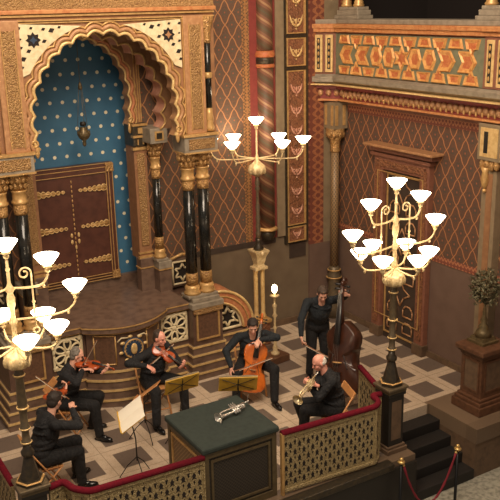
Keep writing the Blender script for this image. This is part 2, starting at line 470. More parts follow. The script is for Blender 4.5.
b = MB('teal_ground'); b.box((GX - .02, -4.14, 5.05), (GX, -.38, 5.80)); b.box((GX - .02, -9, 5.05), (GX, -4.9, 5.80)); _child(b, 'panel_ground', gal)
# raised polygons
def raised(mb, poly, x, h=.035, ins=.03, c0='gilt_face', c1='gilt_red'):
    n = len(poly); cx = (min(p[0] for p in poly) + max(p[0] for p in poly)) / 2; cz = sum(p[1] for p in poly) / n
    def inset(k): return [(cx + (p[0] - cx) * k, cz + (p[1] - cz) * k) for p in poly]
    sz = max(abs(p[0] - cx) + abs(p[1] - cz) for p in poly); k1 = max(.35, 1 - ins / sz * 1.3); k2 = k1 * .62
    A = [(x, u, v) for u, v in poly]; B = [(x - h, u, v) for u, v in inset(k1)]; C = [(x - h * .35, u, v) for u, v in inset(k2)]
    mb.use(c0).add(A + B, [(i, (i + 1) % n, (i + 1) % n + n, i + n) for i in range(n)])
    mb.use(c0).add(B + C, [(i, (i + 1) % n, (i + 1) % n + n, i + n) for i in range(n)])
    mb.use(c1).add(C + [(x - h * .35, cx, cz)], [(i, (i + 1) % n, n) for i in range(n)])
ZC = 5.42
def star(cy, cz, R, r=None, n=6, rot=PI / 2):
    r = r or R * .56
    return [(cy + (R if i % 2 == 0 else r) * math.cos(rot + i * PI / n), cz + (R if i % 2 == 0 else r) * math.sin(rot + i * PI / n)) for i in range(2 * n)]
def gallery_cells(y_c, mb):
    raised(mb, star(y_c, ZC, .225), GX - .02, ins=.04)
    for sgn in (-1, 1):
        for i, yy in enumerate((.335, .68, 1.06, 1.52)):
            y = y_c + sgn * yy
            if i < 2: hx = [(y - .16, ZC), (y - .09, ZC + .17), (y + .09, ZC + .17), (y + .16, ZC), (y + .09, ZC - .17), (y - .09, ZC - .17)]
            else:
                q = sgn * .185
                hx = [(y - q, ZC + .17), (y + q * .55, ZC + .17), (y + q * 1.2, ZC), (y + q * .55, ZC - .17), (y - q, ZC - .17), (y - q * .45, ZC)]
            raised(mb, hx, GX - .02)
    for up in (1, -1):
        z0 = ZC + up * .20; z1 = ZC + up * .36; k = 0; y = y_c - 1.80
        while y < y_c + 1.7:
            y2 = min(y + .335, y_c + 1.80)
            if y2 - y > .1:
                m_ = (y + y2) / 2
                if k % 2 == 0: P_ = [(y, z1), (y2, z1), (y2 - .05, z0), (m_ + .05, z0), (m_, z0 - up * .10), (m_ - .05, z0), (y + .05, z0)]
                else: P_ = [(y + .05, z1), (y2 - .05, z1), (y2 - .0, z0), (y + .0, z0)]
                raised(mb, P_, GX - .02)
            y = y2 + .025; k += 1
b = MB('gilt_face'); gallery_cells(-2.26, b); _child(b, 'hexagon_panels', gal)
b = MB('gilt_face'); gallery_cells(-6.8, b); _child(b, 'hexagon_panels', gal)
Tch = Matrix(((-.594, -.804, 0, 0), (.804, -.594, 0, 0), (0, 0, 1, 0), (0, 0, 0, 1)))    # x along the chamfer, y out of it
spots = [(GX, yy, None) for yy in (-4.28, -4.50, -4.72)] + [(GX - .28 * f_, -.38 + .377 * f_, 1) for f_ in (.30, .74)]
for (sx_, yy, ch) in spots:
    b = MB('gold_pale')
    if ch: b.T = Matrix.Translation((sx_, yy, 0)) @ Matrix(((-.803, .596, 0, 0), (-.596, -.803, 0, 0), (0, 0, 1, 0), (0, 0, 0, 1)))
    else: b.T = Matrix.Translation((sx_, yy, 0)) @ Matrix(((-1, 0, 0, 0), (0, -1, 0, 0), (0, 0, 1, 0), (0, 0, 0, 1)))
    b.box((.0, -.075, 5.08), (.05, .075, 5.78), .01)
    b.use('table_black').box((.05, -.03, 5.14), (.056, .03, 5.72)); b.use('gold')
    for i in range(5): b.ell((.058, 0, 5.20 + i * .115), (.012, .022, .04), 8, 6)
    _child(b, 'scroll_panel', gal)
b = MB('rose_paint'); b.box((GX - .035, -4.88, 5.05), (GX, -4.15, 5.83))
_child(b, 'parapet_pier', gal)
b = MB('grey_stone')
prof = [(0, 4.86), (-.02, 4.88), (-.09, 4.92), (-.11, 5.0), (-.02, 5.04), (0, 5.04)]
b.prism([(GX + .0 + p[0], p[1]) for p in prof][::-1], -9, -.38, 'y'); chamfer(b, .10, 4.90, 5.0); chamfer(b, .03, 5.0, 5.04); chamfer(b, .03, 4.87, 4.90); _child(b, 'cove', gal)
b = MB('gold_pale'); b.box((GX - .13, -9, 4.84), (0, -.38, 4.865)); chamfer(b, .13, 4.84, 4.865); b.use('orange_mould').box((-.26, -9, 4.525), (0, -.38, 4.565), .01); chamfer(b, .10, 4.525, 4.565, -.16); b.use('red_paint').box((-.30, -9, 4.77), (0, -.38, 4.84)); chamfer(b, 0, 4.77, 4.84); _child(b, 'lower_moulding', gal)
b = MB('red_paint'); b.box((-.20, -9, 4.565), (0, -.38, 4.77)); chamfer(b, .04, 4.565, 4.77, -.16)
for f_ in (.15, .5, .85):
    b.use('arch_mould').ell((-.21 - .28 * f_, -.38 + .377 * f_, 4.68), (.055, .062, .068), 10, 7)
b.use('red_paint')
y = -.45
while y > -8.5:
    b.use('arch_mould').ell((-.21, y, 4.68), (.055, .062, .068), 10, 7); b.use('gold').ell((-.215, y - .055, 4.62), (.025, .02, .045), 8, 5)
    y -= .132
_child(b, 'shell_frieze', gal)

# gallery interior (dark) and column bases on the parapet
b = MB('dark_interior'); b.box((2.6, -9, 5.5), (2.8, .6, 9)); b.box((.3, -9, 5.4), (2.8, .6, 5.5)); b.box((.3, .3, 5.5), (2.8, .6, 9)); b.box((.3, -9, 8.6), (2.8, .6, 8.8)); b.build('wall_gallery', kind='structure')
b = MB('red_scroll'); b.box((-.02, -.06, 6.06), (.3, 0.3, 9)); b.build('trim_6', kind='structure')
col0 = thing('gallery_column', 'stepped grey plinth with two gold-ringed shafts on parapet at far left end', 'column', (-.12, -.62, 6.06), 0, None)
b = MB('grey_stone'); b.box((-.16, -.36, 0), (.2, .36, .07), .01).box((-.13, -.32, .07), (.18, .32, .16), .01).box((-.11, -.28, .16), (.16, .28, .22), .01); b.build('plinth', col0)
for yy in (-.18, .18):
    b = MB('gold'); b.lathe([(.10, .22), (.11, .25), (.085, .28), (.09, .31), (.07, .34), (.07, .42)], (0, yy, 0), 14); b.build('base_ring', col0)
    b = MB('pole_grey'); b.lathe([(.062, .40), (.06, 2.4)], (0, yy, 0), 14); b.build('shaft', col0)
dup(col0, 'stepped grey plinth with gold-ringed shafts on the parapet near right edge', (-.12, -4.22, 6.06))

# ================================================================== DOOR IN THE RIGHT WALL
dr = MB('dark_block'); dr.box((-.03, -2.62, 0), (.0, -1.58, 3.45)); door = dr.build('door_1', kind='structure')
b = MB('rose_paint')
b.box((-.13, -1.60, 0), (0, -1.36, 3.62), .015).box((-.13, -2.84, 0), (0, -2.60, 3.62), .015).box((-.13, -2.84, 3.36), (0, -1.36, 3.62), .015)
b.use('copper_ornament').box((-.145, -1.55, .3), (-.13, -1.41, 3.5)).box((-.145, -2.79, .3), (-.13, -2.65, 3.5)).box((-.152, -2.75, 3.42), (-.13, -1.45, 3.54))
b.use('stone_brown').box((-.16, -1.62, 0), (0, -1.34, .22), .01).box((-.16, -2.86, 0), (0, -2.58, .22), .01)
b.build('door_frame', door)
b = MB('arch_mould'); b.box((-.30, -3.06, 3.79), (0, -1.20, 3.84), .015); b.use('rose_paint').box((-.22, -2.98, 3.70), (0, -1.30, 3.79), .02).box((-.17, -2.88, 3.60), (0, -1.28, 3.67), .01)
b.build('door_cornice', door)
b = MB('gold')
def frame_yz(mb, x, y0, y1, z0, z1, w, t=.02):
    mb.box((x - t, y0, z0), (x, y1, z0 + w)).box((x - t, y0, z1 - w), (x, y1, z1)).box((x - t, y0, z0), (x, y0 + w, z1)).box((x - t, y1 - w, z0), (x, y1, z1))
def line_poly(mb, poly, x, r=.016):
    for i in range(len(poly)):
        a_, c_ = poly[i], poly[(i + 1) % len(poly)]
        mb.tube([(x, a_[0], a_[1]), (x, c_[0], c_[1])], r, 4)
frame_yz(b, -.03, -2.56, -1.64, .12, 3.30, .03)
b.use('arch_mould')
for zc in (.72, 1.72, 2.7):
    line_poly(b, star(-2.10, zc + .32, .26, .13, 4), -.045)
    for sy in (-1, 1):
        for sz in (-1, 1):
            cy, cz = -2.10 + sy * .22, zc - .18 + sz * .17 - .02
            line_poly(b, [(cy - .13, cz - .10), (cy + .13, cz - .10), (cy + .13, cz + .04), (cy + .06 , cz + .12), (cy - .06, cz + .12), (cy - .13, cz + .04)], -.045)
b.build('door_tracery', door)
b = MB('gold')
frame_yz(b, -.145, -2.72, -1.48, .5, 3.34, .015, .01)
b.build('door_beading', door)

# ================================================================== ENGAGED COLUMNS ON THE WALLS
tc = thing('twisted_column', 'large half column painted with spiral bands on red strip of back wall', 'column', (-1.72, -.05, 1.9))
b = MB('twisted_bands'); b.lathe([(.155, .25), (.155, 3.35)], n=28); b.lathe([(.155, 3.62), (.155, 7)], n=28); b.build('shaft', tc)
b = MB('gilt_red'); b.lathe([(.17, 3.33), (.19, 3.36), (.175, 3.40)], n=28).use('iron_dark').lathe([(.175, 3.40), (.18, 3.48), (.175, 3.52)], n=28).use('gilt_red').lathe([(.175, 3.52), (.2, 3.56), (.17, 3.64)], n=28); b.build('collar', tc)
b = MB('gold'); b.lathe([(.20, .20), (.21, .23), (.16, .27)], n=24).use('iron_dark').lathe([(.12, .0), (.13, .03), (.16, .10), (.165, .2)], n=24); b.build('base', tc)

cc = thing('corner_column', 'slim dark patterned column with gilt capital standing in the corner', 'column', (-.20, -.22, 0))
b = MB('scaled_column'); b.lathe([(.085, 1.1), (.08, 3.55)], n=16); b.build('shaft', cc)
b = MB('gold_ornament'); b.lathe([(.085, 3.50), (.11, 3.53), (.09, 3.58), (.10, 3.72), (.17, 3.86), (.19, 3.98)], n=16)
for i in range(8):
    t = i * PI / 4; b.ell((.15 * math.cos(t), .15 * math.sin(t), 3.86), (.045, .045, .07), 8, 6)
b.build('capital', cc)
b = MB('grey_paint'); b.box((-.15, -.17, 3.98), (.17, .17, 4.50)); b.use('gold').box((-.165, -.13, 4.05), (-.15, -.07, 4.44)).box((-.165, .07, 4.05), (-.15, .13, 4.44)).box((-.13, -.185, 4.05), (-.07, -.17, 4.44)).box((.05, -.185, 4.05), (.11, -.17, 4.44)); b.build('impost', cc)
b = MB('pole_grey'); b.lathe([(.16, 0), (.16, .35), (.13, .42), (.12, .8), (.14, .86), (.15, .92), (.11, .98), (.13, 1.03), (.095, 1.12)], n=16).use('gold').ring((0, 0, 1.04), .13, .015).ring((0, 0, .88), .15, .015); b.build('base', cc)

pl = thing('wall_pilaster', 'grey and gold pilaster with hanging gilt bracket at right edge of wall', 'pilaster', (0, -4.30, 0))
b = MB('grey_paint'); b.box((-.16, -.10, 0), (0, .20, 3.75)); b.use('arch_ground').box((-.17, -.02, .4), (-.16, .10, 3.7)); b.build('shaft', pl)
b = MB('grey_paint'); b.box((-.25, -.22, 3.92), (0, .26, 4.50), .01); b.use('gold_pale').box((-.262, -.16, 3.98), (-.25, .20, 4.44)); b.use('table_black').box((-.268, .04, 4.04), (-.262, .12, 4.38)); b.use('gold').box((-.262, -.24, 4.0), (-.1, -.22, 4.42)); b.build('impost', pl)
b = MB('gold_ornament')
for i in range(4): b.ell((-.20, -.12 + i * .10, 3.86 - .02 * (i % 2)), (.06, .05, .09), 10, 7)
b.use('gold').lathe([(.02, 3.45), (.05, 3.5), (.07, 3.6), (.05, 3.72), (.08, 3.8)], (-.19, .12, 0), 12); b.ell((-.19, .12, 3.42), .035)
b.build('bracket', pl)

# ornamental panel strip with winged palmettes
ps = thing('panel_strip', 'tall gilt framed strip of painted winged palmettes on back wall', 'wall panel', (-1.02, -.02, 1.72))
b = MB('iron_dark'); b.box((-.27, -.035, 0), (.27, .02, 7.2)); b.build('backing', ps)
segs = [(.03, .34), (.38, 3.42), (3.50, 4.02), (4.10, 7.1)]
for (z0, z1) in segs:
    b = MB('copper_ornament'); b.box((-.21, -.045, z0), (.21, -.035, z1)); b.use('gold')
    b.box((-.215, -.06, z0), (-.195, -.035, z1)).box((.17, -.06, z0), (.215, -.035, z1)).box((-.215, -.06, z0), (.215, -.035, z0 + .02)).box((-.215, -.06, z1 - .02), (.215, -.035, z1))
    b.build('painted_panel', ps)
def palmette(mb, z, s=1.0):
    for sx in (-1, 1):
        mb.tube([(0, -.05, z - .06 * s), (sx * .06 * s, -.055, z - .03 * s), (sx * .10 * s, -.055, z + .03 * s), (sx * .13 * s, -.05, z + .12 * s)], [.022 * s, .02 * s, .018 * s, .006], 6)
        mb.ring((sx * .065 * s, -.05, z + .035 * s), .028 * s, .009, (0, 1, 0), 10)
    mb.ell((0, -.05, z + .02), (.022 * s, .012, .05 * s), 8, 6); mb.ell((0, -.05, z - .10 * s), (.02, .01, .02), 8, 6)
z = .65
while z < 3.3:
    b = MB('pink_stone' if z < 6 else 'gold'); palmette(b, z); b.build('palmette', ps); z += .40
z = 4.3
while z < 6.9:
    b = MB('gold_pale'); palmette(b, z, 1.15); b.build('palmette', ps); z += .42
b = MB('gold_pale'); palmette(b, 3.74, 1.1); b.build('palmette', ps)
b = MB('pink_stone'); palmette(b, .17, .7); b.build('palmette', ps)

# ================================================================== ARK: podium
def frontline(off):      # plan outline of the podium front, pushed out by off
    P_ = [(-7.30 - off, -1.30 - off), (-6.62 + off, -1.30 - off), (-6.62 + off, -1.10 - off), (-5.97 - off, -1.10 - off)]
    for i in range(0, 13):
        t = -1 + 2 * i / 12; P_.append((-5.30 + t * (.67 + off), -1.16 - .34 * (1 - t * t) - off))
    P_ += [(-4.63 + off, -1.10 - off), (-4.07 - off, -1.10 - off), (-4.07 - off, -1.30 - off), (-3.48 + off, -1.30 - off), (-3.48 + off, -1.08 - off), (-2.62 + off, -1.08 - off), (-2.62 + off, -.45), (-3.48, -.45), (-3.48, -.02), (-7.30 - off, -.02)]
    return P_
pod = thing('ark_podium', 'brown marble ark podium with stepped gilt base and convex centre', 'podium', (-5.3, -.7, 0))
b = MB('brown_marble')
tiers = [(0, .15, .115), (.15, .31, .085), (.31, .47, .055), (.47, .62, .025)]
for z0, z1, o_ in tiers: b.prism(frontline(o_), z0, z1)
_child(b, 'base_steps', pod)
b = MB('gold_pale')
for z0, z1, o_ in tiers: b.prism(frontline(o_ + .016), z1 - .040, z1 - .004)
_child(b, 'step_edging', pod)
def body_line(off):
    P_ = frontline(off); P_ = P_[:-6] + [(-3.48 + off, -.02)] + P_[-1:]
    return P_
b = MB('brown_marble_deep'); b.prism(body_line(0), .62, 1.30); _child(b, 'podium_body', pod)
def rail_line(off):      # ledge without the two column pedestals
    P_ = [(-6.63, -1.10 - off), (-5.97 - off, -1.10 - off)]
    for i in range(0, 13):
        t = -1 + 2 * i / 12; P_.append((-5.30 + t * (.67 + off), -1.16 - .34 * (1 - t * t) - off))
    return P_ + [(-4.63 + off, -1.10 - off), (-4.06, -1.10 - off), (-4.06, -.02), (-6.63, -.02)]
b = MB('brown_marble'); b.prism(rail_line(.09), 1.30, 1.41); b.use('gold').prism(rail_line(.10), 1.375, 1.395).prism(rail_line(.05), 1.265, 1.285); _child(b, 'ledge', pod)
# raised marble fields with gilt frames
def field(mb, x0, x1, y, z0, z1, w=.03, mat='panel_marble', fr='gold'):
    mb.use(mat).box((x0, y - .012, z0), (x1, y, z1)); mb.use(fr)
    mb.box((x0 - w, y - .03, z0 - w), (x1 + w, y, z0)).box((x0 - w, y - .03, z1), (x1 + w, y, z1 + w)).box((x0 - w, y - .03, z0), (x0, y, z1)).box((x1, y - .03, z0), (x1 + w, y, z1))
for x0, x1 in ((-7.16, -6.76), (-3.98, -3.58)):
    b = MB(); field(b, x0, x1, -1.30, .74, 1.20); _child(b, 'pedestal_panel', pod)
def rosette(mb, cx, y, cz, w, h):
    mb.use('dark_void').box((cx - w, y - .006, cz - h), (cx + w, y, cz + h))
    mb.use('cream_lattice'); Yf = y - .03
    mb.box((cx - w, Yf, cz - h), (cx + w, y, cz - h + .035)).box((cx - w, Yf, cz + h - .035), (cx + w, y, cz + h)).box((cx - w, Yf, cz - h), (cx - w + .035, y, cz + h)).box((cx + w - .035, Yf, cz - h), (cx + w, y, cz + h))
    mb.ring((cx, y - .02, cz), min(w, h) * .93, .02, (0, 1, 0), 24, sc=(w / min(w, h), h / min(w, h)))
    for i in range(6):
        t = PI / 6 + i * PI / 3; q = Vector((math.cos(t), 0, math.sin(t)))
        c = Vector((cx, y - .02, cz)) + q * (h * .56)
        pts = []
        for k in range(13):
            a = 2 * PI * k / 12; s_ = Vector((-q.z, 0, q.x))
            pts.append(c + q * (.34 * h * math.cos(a)) + s_ * (.21 * h * math.sin(a) * (1 + .25 * math.cos(a))))
        mb.tube(pts, .018, 6)
        mb.ell(Vector((cx, y - .02, cz)) + Vector((w * .86 * math.copysign(1, math.cos(t)) * (abs(math.cos(t)) > .1), 0, h * .86 * math.copysign(1, math.sin(t)))), (.05, .018, .05), 8, 6)
    mb.ell((cx, y - .02, cz), (.05, .02, .05), 10, 6)
for cx in (-6.28, -4.35):
    b = MB(); rosette(b, cx, -1.10, .97, .255, .265); _child(b, 'rosette_grille', pod)
# gilt side panels of the convex centre
for x0, x1, sy in ((-5.88, -5.58, 1), (-5.02, -4.72, 1)):
    b = MB('gold'); n = 7
    def cy(x): t = (x + 5.30) / .67; return -1.16 - .34 * (1 - t * t) - .012
    for zz in (.72, 1.22): b.tube([(x0 + (x1 - x0) * i / n, cy(x0 + (x1 - x0) * i / n), zz) for i in range(n + 1)], .014, 5)
    for xx in (x0, x1): b.tube([(xx, cy(xx), .72), (xx, cy(xx), 1.22)], .014, 5)
    b.use('panel_marble').prism([(x0 + (x1 - x0) * i / n, cy(x0 + (x1 - x0) * i / n)) for i in range(n + 1)] + [(x1, cy(x1) + .02), (x0, cy(x0) + .02)], .73, 1.21)
    _child(b, 'side_panel', pod)
b = MB('medallion_blue'); yc = -1.525
b.ell((-5.30, yc, .97), (.20, .035, .19), 20, 8); b.use('gold').ring((-5.30, yc - .02, .97), .16, .014, (0, 1, 0), 24); b.use('gold_pale').ell((-5.30, yc - .035, .97), (.06, .03, .10), 12, 8)
for i in range(8):
    t = i * PI / 4 + .2; b.use('gold_pale').ell((-5.30 + .22 * math.cos(t), yc, .97 + .22 * math.sin(t)), (.045, .02, .028), 8, 6)
    b.use('gold').ring((-5.30 + .125 * math.cos(t), yc - .02, .97 + .12 * math.sin(t)), .03, .007, (0, 1, 0), 10)
b.use('cream_lattice')
for sx in (-1, 1): b.tube([(-5.30 + sx * .08, yc, 1.17), (-5.30 + sx * .2, yc, 1.19), (-5.30 + sx * .27, yc + .01, 1.13)], .012, 5)
_child(b, 'medallion', pod)
# quarter-round wing at the right end, with a pierced star
def qpts(R_, n=14, z=.66): return [(-3.48 + R_ * math.cos(PI / 2 * i / n) * .98, z + R_ * math.sin(PI / 2 * i / n)) for i in range(n + 1)]
b = MB('pink_mould'); o_ = qpts(.80); i_ = qpts(.56)
b.prism(o_ + i_[::-1], -1.08, -.50, 'y')
b.use('gold_pale'); b.tube([(x, -1.085, z) for x, z in qpts(.79)], .028, 8); b.tube([(x, -1.085, z) for x, z in qpts(.57)], .02, 8); b.use('gold').tube([(x, -1.085, z) for x, z in qpts(.69)], .016, 8)
_child(b, 'quarter_arch', pod)
b = MB('dark_void'); b.prism(qpts(.57) + [(-3.48, .66)], -1.00, -.55, 'y'); b.use('cream_lattice')
def bars(mb, poly, y, r=.022):
    for i in range(len(poly)): mb.tube([(poly[i][0], y, poly[i][1]), (poly[(i + 1) % len(poly)][0], y, poly[(i + 1) % len(poly)][1])], r, 5)
bars(b, star(-3.22, .90, .19, .10), -1.02)
for i in range(6):
    t = PI / 2 + i * PI / 3; a = (-3.22 + .19 * math.cos(t), .90 + .19 * math.sin(t)); c = (-3.22 + .26 * math.cos(t), .90 + .26 * math.sin(t))
    if c[0] > -3.48 and c[1] > .68: b.tube([(a[0], -1.02, a[1]), (c[0], -1.02, c[1])], .022, 5)
b.tube([(-3.46, -1.02, .68), (-3.46, -1.02, 1.22)], .03, 5); b.tube([(-3.46, -1.02, .68), (-2.92, -1.02, .68)], .03, 5); b.tube([(x, -1.02, z) for x, z in qpts(.545)], .025, 5)
b.tube([(-3.46, -1.02, 1.0), (-3.38, -1.02, .98)], .02, 5)
_child(b, 'star_grille', pod)
# pedestal caps
for x0, x1 in ((-7.32, -6.60), (-4.09, -3.46)):
    b = MB('grey_stone'); b.box((x0, -1.34, 1.30), (x1, -.80, 1.40), .012); b.use('gold_emboss').box((x0 + .03, -1.355, 1.22), (x1 - .03, -.9, 1.30)); b.use('grey_stone').box((x0 + .05, -1.28, 1.40), (x1 - .05, -.86, 1.47), .01); _child(b, 'pedestal_cap', pod)
# inner pedestals, low wall behind the columns and its pierced star
for sx in (1, -1):
    xa, xb = sorted((CX + sx * .86, CX + sx * 1.12)); xc, xd = sorted((CX + sx * 1.12, CX + sx * 1.36))
    b = MB('brown_marble'); b.box((xa, -.20, 1.38), (xb, .0, 2.02), .01).box((xc, -.42, 1.38), (xd, -.0, 1.92), .01)
    b.use('gold').box((xa - .015, -.215, 1.84), (xb + .015, 0, 1.86)); b.use('grey_stone').box((xc - .01, -.43, 1.84), (xd + .01, 0, 1.98), .01); b.use('gold').box((xc - .015, -.44, 1.82), (xd + .015, 0, 1.84))
    _child(b, 'inner_pedestal', pod)
    xe, xf = sorted((CX + sx * 1.40, CX + sx * 1.97))
    b = MB('brown_marble'); b.box((xe, -.18, 1.36), (xf, -.02, 1.90)); b.use('dark_void').box((xe + .10, -.19, 1.42), (xe + .46, -.18, 1.84)); b.use('cream_lattice')
    bars(b, star(xe + .28, 1.63, .17, .09), -.20, .018); bars(b, [(xe + .08, 1.42), (xe + .48, 1.42), (xe + .48, 1.84), (xe + .08, 1.84)], -.20, .022)
    b.use('gold').tube([(xe, -.2, 1.90), (xe + .28, -.2, 1.98), (xf, -.2, 1.92)], .03, 6)
    _child(b, 'low_wall', pod)

# ================================================================== ARK: canopy
ark = thing('ark_canopy', 'gilded ark canopy with scalloped horseshoe arch and white star spandrels', 'ark', (-5.3, -.7, 1.4))
def lobed(cx, cz, hw, hh, zb, lobes, depth, tail=2, per=6, p=2.0):
    """Scalloped arch outline from lower left over the apex to lower right."""
    base = []
    n = 200
    for i in range(n + 1):
        t = PI - PI * i / n; c_, s_ = math.cos(t), math.sin(t)
        base.append((cx + hw * math.copysign(abs(c_) ** (2 / p), c_), cz + hh * abs(s_) ** (2 / p)))
    base = [(cx - hw * .97, zb)] + base + [(cx + hw * .97, zb)]
    L = [0]
    for i in range(1, len(base)): L.append(L[-1] + math.dist(base[i], base[i - 1]))
    def at(d_):
        for i in range(1, len(L)):
            if L[i] >= d_ - 1e-9:
                k = (d_ - L[i - 1]) / max(1e-9, L[i] - L[i - 1]); return (base[i - 1][0] + (base[i][0] - base[i - 1][0]) * k, base[i - 1][1] + (base[i][1] - base[i - 1][1]) * k)
        return base[-1]
    out = []; cc_ = (cx, cz - .1)
    for j in range(lobes):
        for k in range(per):
            f_ = (j + k / per) / lobes; P0 = at(f_ * L[-1]); A = at(max(0, f_ * L[-1] - .01)); B = at(min(L[-1], f_ * L[-1] + .01))
            tx, tz = B[0] - A[0], B[1] - A[1]; ln = math.hypot(tx, tz) or 1; nx, nz = -tz / ln, tx / ln
            d_ = depth * math.sin(PI * k / per); out.append((P0[0] + nx * d_, P0[1] + nz * d_))
    out.append(base[-1]); return out
def offset_from(outl, c, d_):
    r = []
    for x, z in outl:
        v = Vector((x - c[0], z - c[1])); v = v * ((v.length + d_) / v.length); r.append((c[0] + v.x, c[1] + v.y))
    return r
def arch_plate(mb, outl, x0, x1, z0, z1, ya, yb, rim):
    """Plate x0..x1, z0..z1 between depths ya (front) and yb with the scalloped opening cut out."""
    c = ((outl[0][0] + outl[-1][0]) / 2, z0)
    outer = []
    for x, z in outl:
        dx, dz = x - c[0], max(z - c[1], 0)
        k = []
        if dx > 1e-6: k.append((x1 - c[0]) / dx)
        if dx < -1e-6: k.append((x0 - c[0]) / dx)
        if dz > 1e-6: k.append((z1 - c[1]) / dz)
        k = min(k); outer.append((c[0] + dx * k, c[1] + dz * k))
    # keep the plate's corners
    n = len(outl)
    il = min(range(n), key=lambda i: math.dist(outer[i], (x0, z1))); ir = min(range(n), key=lambda i: math.dist(outer[i], (x1, z1)))
    outer[il] = (x0, z1); outer[ir] = (x1, z1)
    inn = [(x, z0) if i in (0, n - 1) else (x, z) for i, (x, z) in enumerate(outl)]
    vs = [(x, ya, z) for x, z in inn] + [(x, ya, z) for x, z in outer] + [(x, yb, z) for x, z in inn] + [(x, yb, z) for x, z in outer]
    f1 = [(i, i + 1, n + i + 1, n + i) for i in range(n - 1)] + [(2 * n + i, 3 * n + i, 3 * n + i + 1, 2 * n + i + 1) for i in range(n - 1)] + [(n + i, n + i + 1, 3 * n + i + 1, 3 * n + i) for i in range(n - 1)]
    mb.add(vs, f1, False)
    mb.use(rim); mb.add([(x, ya, z) for x, z in inn] + [(x, yb, z) for x, z in inn], [(i, i + n, i + n + 1, i + 1) for i in range(n - 1)], True)

AC = -5.33
OA = lobed(AC, 4.78, 1.16, 1.21, 4.34, 18, .06)
b = MB('arch_ground'); arch_plate(b, OA, -7.22, -3.42, 4.34, 6.30, -1.20, -.98, 'arch_mould'); _child(b, 'arch_front', ark)
b = MB('gold_pale'); b.tube([(x, -1.21, z) for x, z in OA], .028, 6)
b.use('arch_mould').tube([(x, -1.215, z) for x, z in offset_from(OA, (AC, 4.7), .065)], .034, 6)
b.use('gold').tube([(x, -1.215, z) for x, z in offset_from(OA, (AC, 4.7), .125)], .018, 6)
for sx in (-1, 1):
    x = AC + sx * 1.17; b.use('gold'); b.ring((x + sx * .03, -1.23, 4.44), .05, .018, (0, 1, 0), 14); b.ell((x, -1.22, 4.32), (.04, .03, .10), 10, 7)
_child(b, 'arch_moulding', ark)
# spandrels
for sx in (-1, 1):
    b = MB('cream_lattice'); xo = AC + sx * 1.30; pts = [(xo, 6.17)]
    arc = []
    for i in range(9):
        t = (math.radians(30) + math.radians(46) * i / 8) ; x_ = 1.355 * math.cos(t); z_ = 4.78 + 1.38 * math.sin(t)
        if x_ < 1.30: arc.append((AC + sx * x_, min(z_, 6.17)))
    pts = [(xo, 6.17), (xo, 5.42)] + arc
    b.prism(pts if sx > 0 else pts[::-1], -1.235, -1.20, 'y')
    b.use('dark_void'); c0 = (AC + sx * 1.08, 5.94)
    b.prism(star(c0[0], c0[1], .115, .08, 8), -1.24, -1.235, 'y')
    b.use('medallion_blue' if sx < 0 else 'arch_mould').prism(star(c0[0], c0[1], .06, .03, 4), -1.245, -1.24, 'y')
    b.use('dark_void')
    for dx, dz, r_ in ((.20, .17, .03), (.02, .17, .026), (-.16, .15, .03), (-.28, .13, .045), (.19, -.10, .028), (.17, -.26, .045), (.19, .02, .02), (.08, -.15, .035), (-.16, -.02, .035), (.20, -.38, .03), (-.40, .17, .026)):
        b.prism(star(c0[0] + sx * dx, c0[1] + dz, r_ * 1.2, r_ * .8, 2, .4), -1.24, -1.235, 'y')
    _child(b, 'spandrel_tracery', ark)
# flanking pilaster strips, beading and colonnettes
for sx in (-1, 1):
    xi, xo = AC + sx * 1.36, AC + sx * 1.62
    xa, xb = sorted((xi, xo))
    b = MB('arch_mould'); b.box((xa - .02, -1.26, 4.34), (xb + .08, -1.20, 6.22), .01); b.use('gold_emboss').box((xa + .07, -1.272, 4.42), (xb - .0, -1.26, 6.08)); b.use('gold')
    for xx in (xa + .06, xb + .0): b.box((xx, -1.278, 4.40), (xx + .012, -1.26, 6.10))
    _child(b, 'pilaster_strip', ark)
    xc = AC + sx * 1.78
    b = MB('black_marble'); b.lathe([(.055, 4.72), (.055, 5.95)], (xc, -1.20, 0), 14).use('gold').lathe([(.08, 4.36), (.085, 4.42), (.06, 4.48), (.075, 4.56), (.06, 4.64), (.056, 4.74)], (xc, -1.20, 0), 14).lathe([(.056, 5.22), (.072, 5.24), (.072, 5.30), (.056, 5.32)], (xc, -1.20, 0), 14).use('gold_ornament').lathe([(.058, 5.78), (.07, 5.82), (.062, 5.90), (.07, 6.0), (.11, 6.12), (.12, 6.2)], (xc, -1.20, 0), 14)
    _child(b, 'colonnette', ark)
b = MB('gold')
for z, w in ((6.20, .02), (6.26, .03)): b.box((-7.24, -1.24, z), (-3.42, -1.20, z + w))
for sx in (-1, 1):
    x = AC + sx * 1.325; b.box((min(x, x + sx * .015), -1.235, 4.36), (max(x, x + sx * .015), -1.20, 6.2))
b.box((AC - 1.33, -1.235, 6.17), (AC + 1.33, -1.20, 6.185))
_child(b, 'beading', ark)
b = MB('orange_mould'); b.box((-7.26, -1.27, 6.30), (-3.40, -.98, 6.36), .01); b.use('gold_emboss').box((-7.24, -1.24, 6.36), (-3.43, -1.0, 6.60)); b.use('orange_mould').box((-7.30, -1.32, 6.60), (-3.38, -.98, 6.68), .015); b.use('red_paint').box((-7.26, -1.28, 6.68), (-3.42, -1.0, 6.8)); b.use('gold_pale').box((-7.3, -1.34, 6.8), (-3.36, -1.0, 6.86), .01)
_child(b, 'cornice', ark)
# roof and sides of the canopy
b = MB('arch_ground'); b.box((-7.22, -.98, 6.10), (-3.42, .0, 6.3)); b.box((-3.54, -.98, 4.34), (-3.42, 0, 6.1)); b.box((-7.22, -.98, 4.34), (-7.08, 0, 6.1)); _child(b, 'canopy_roof', ark)
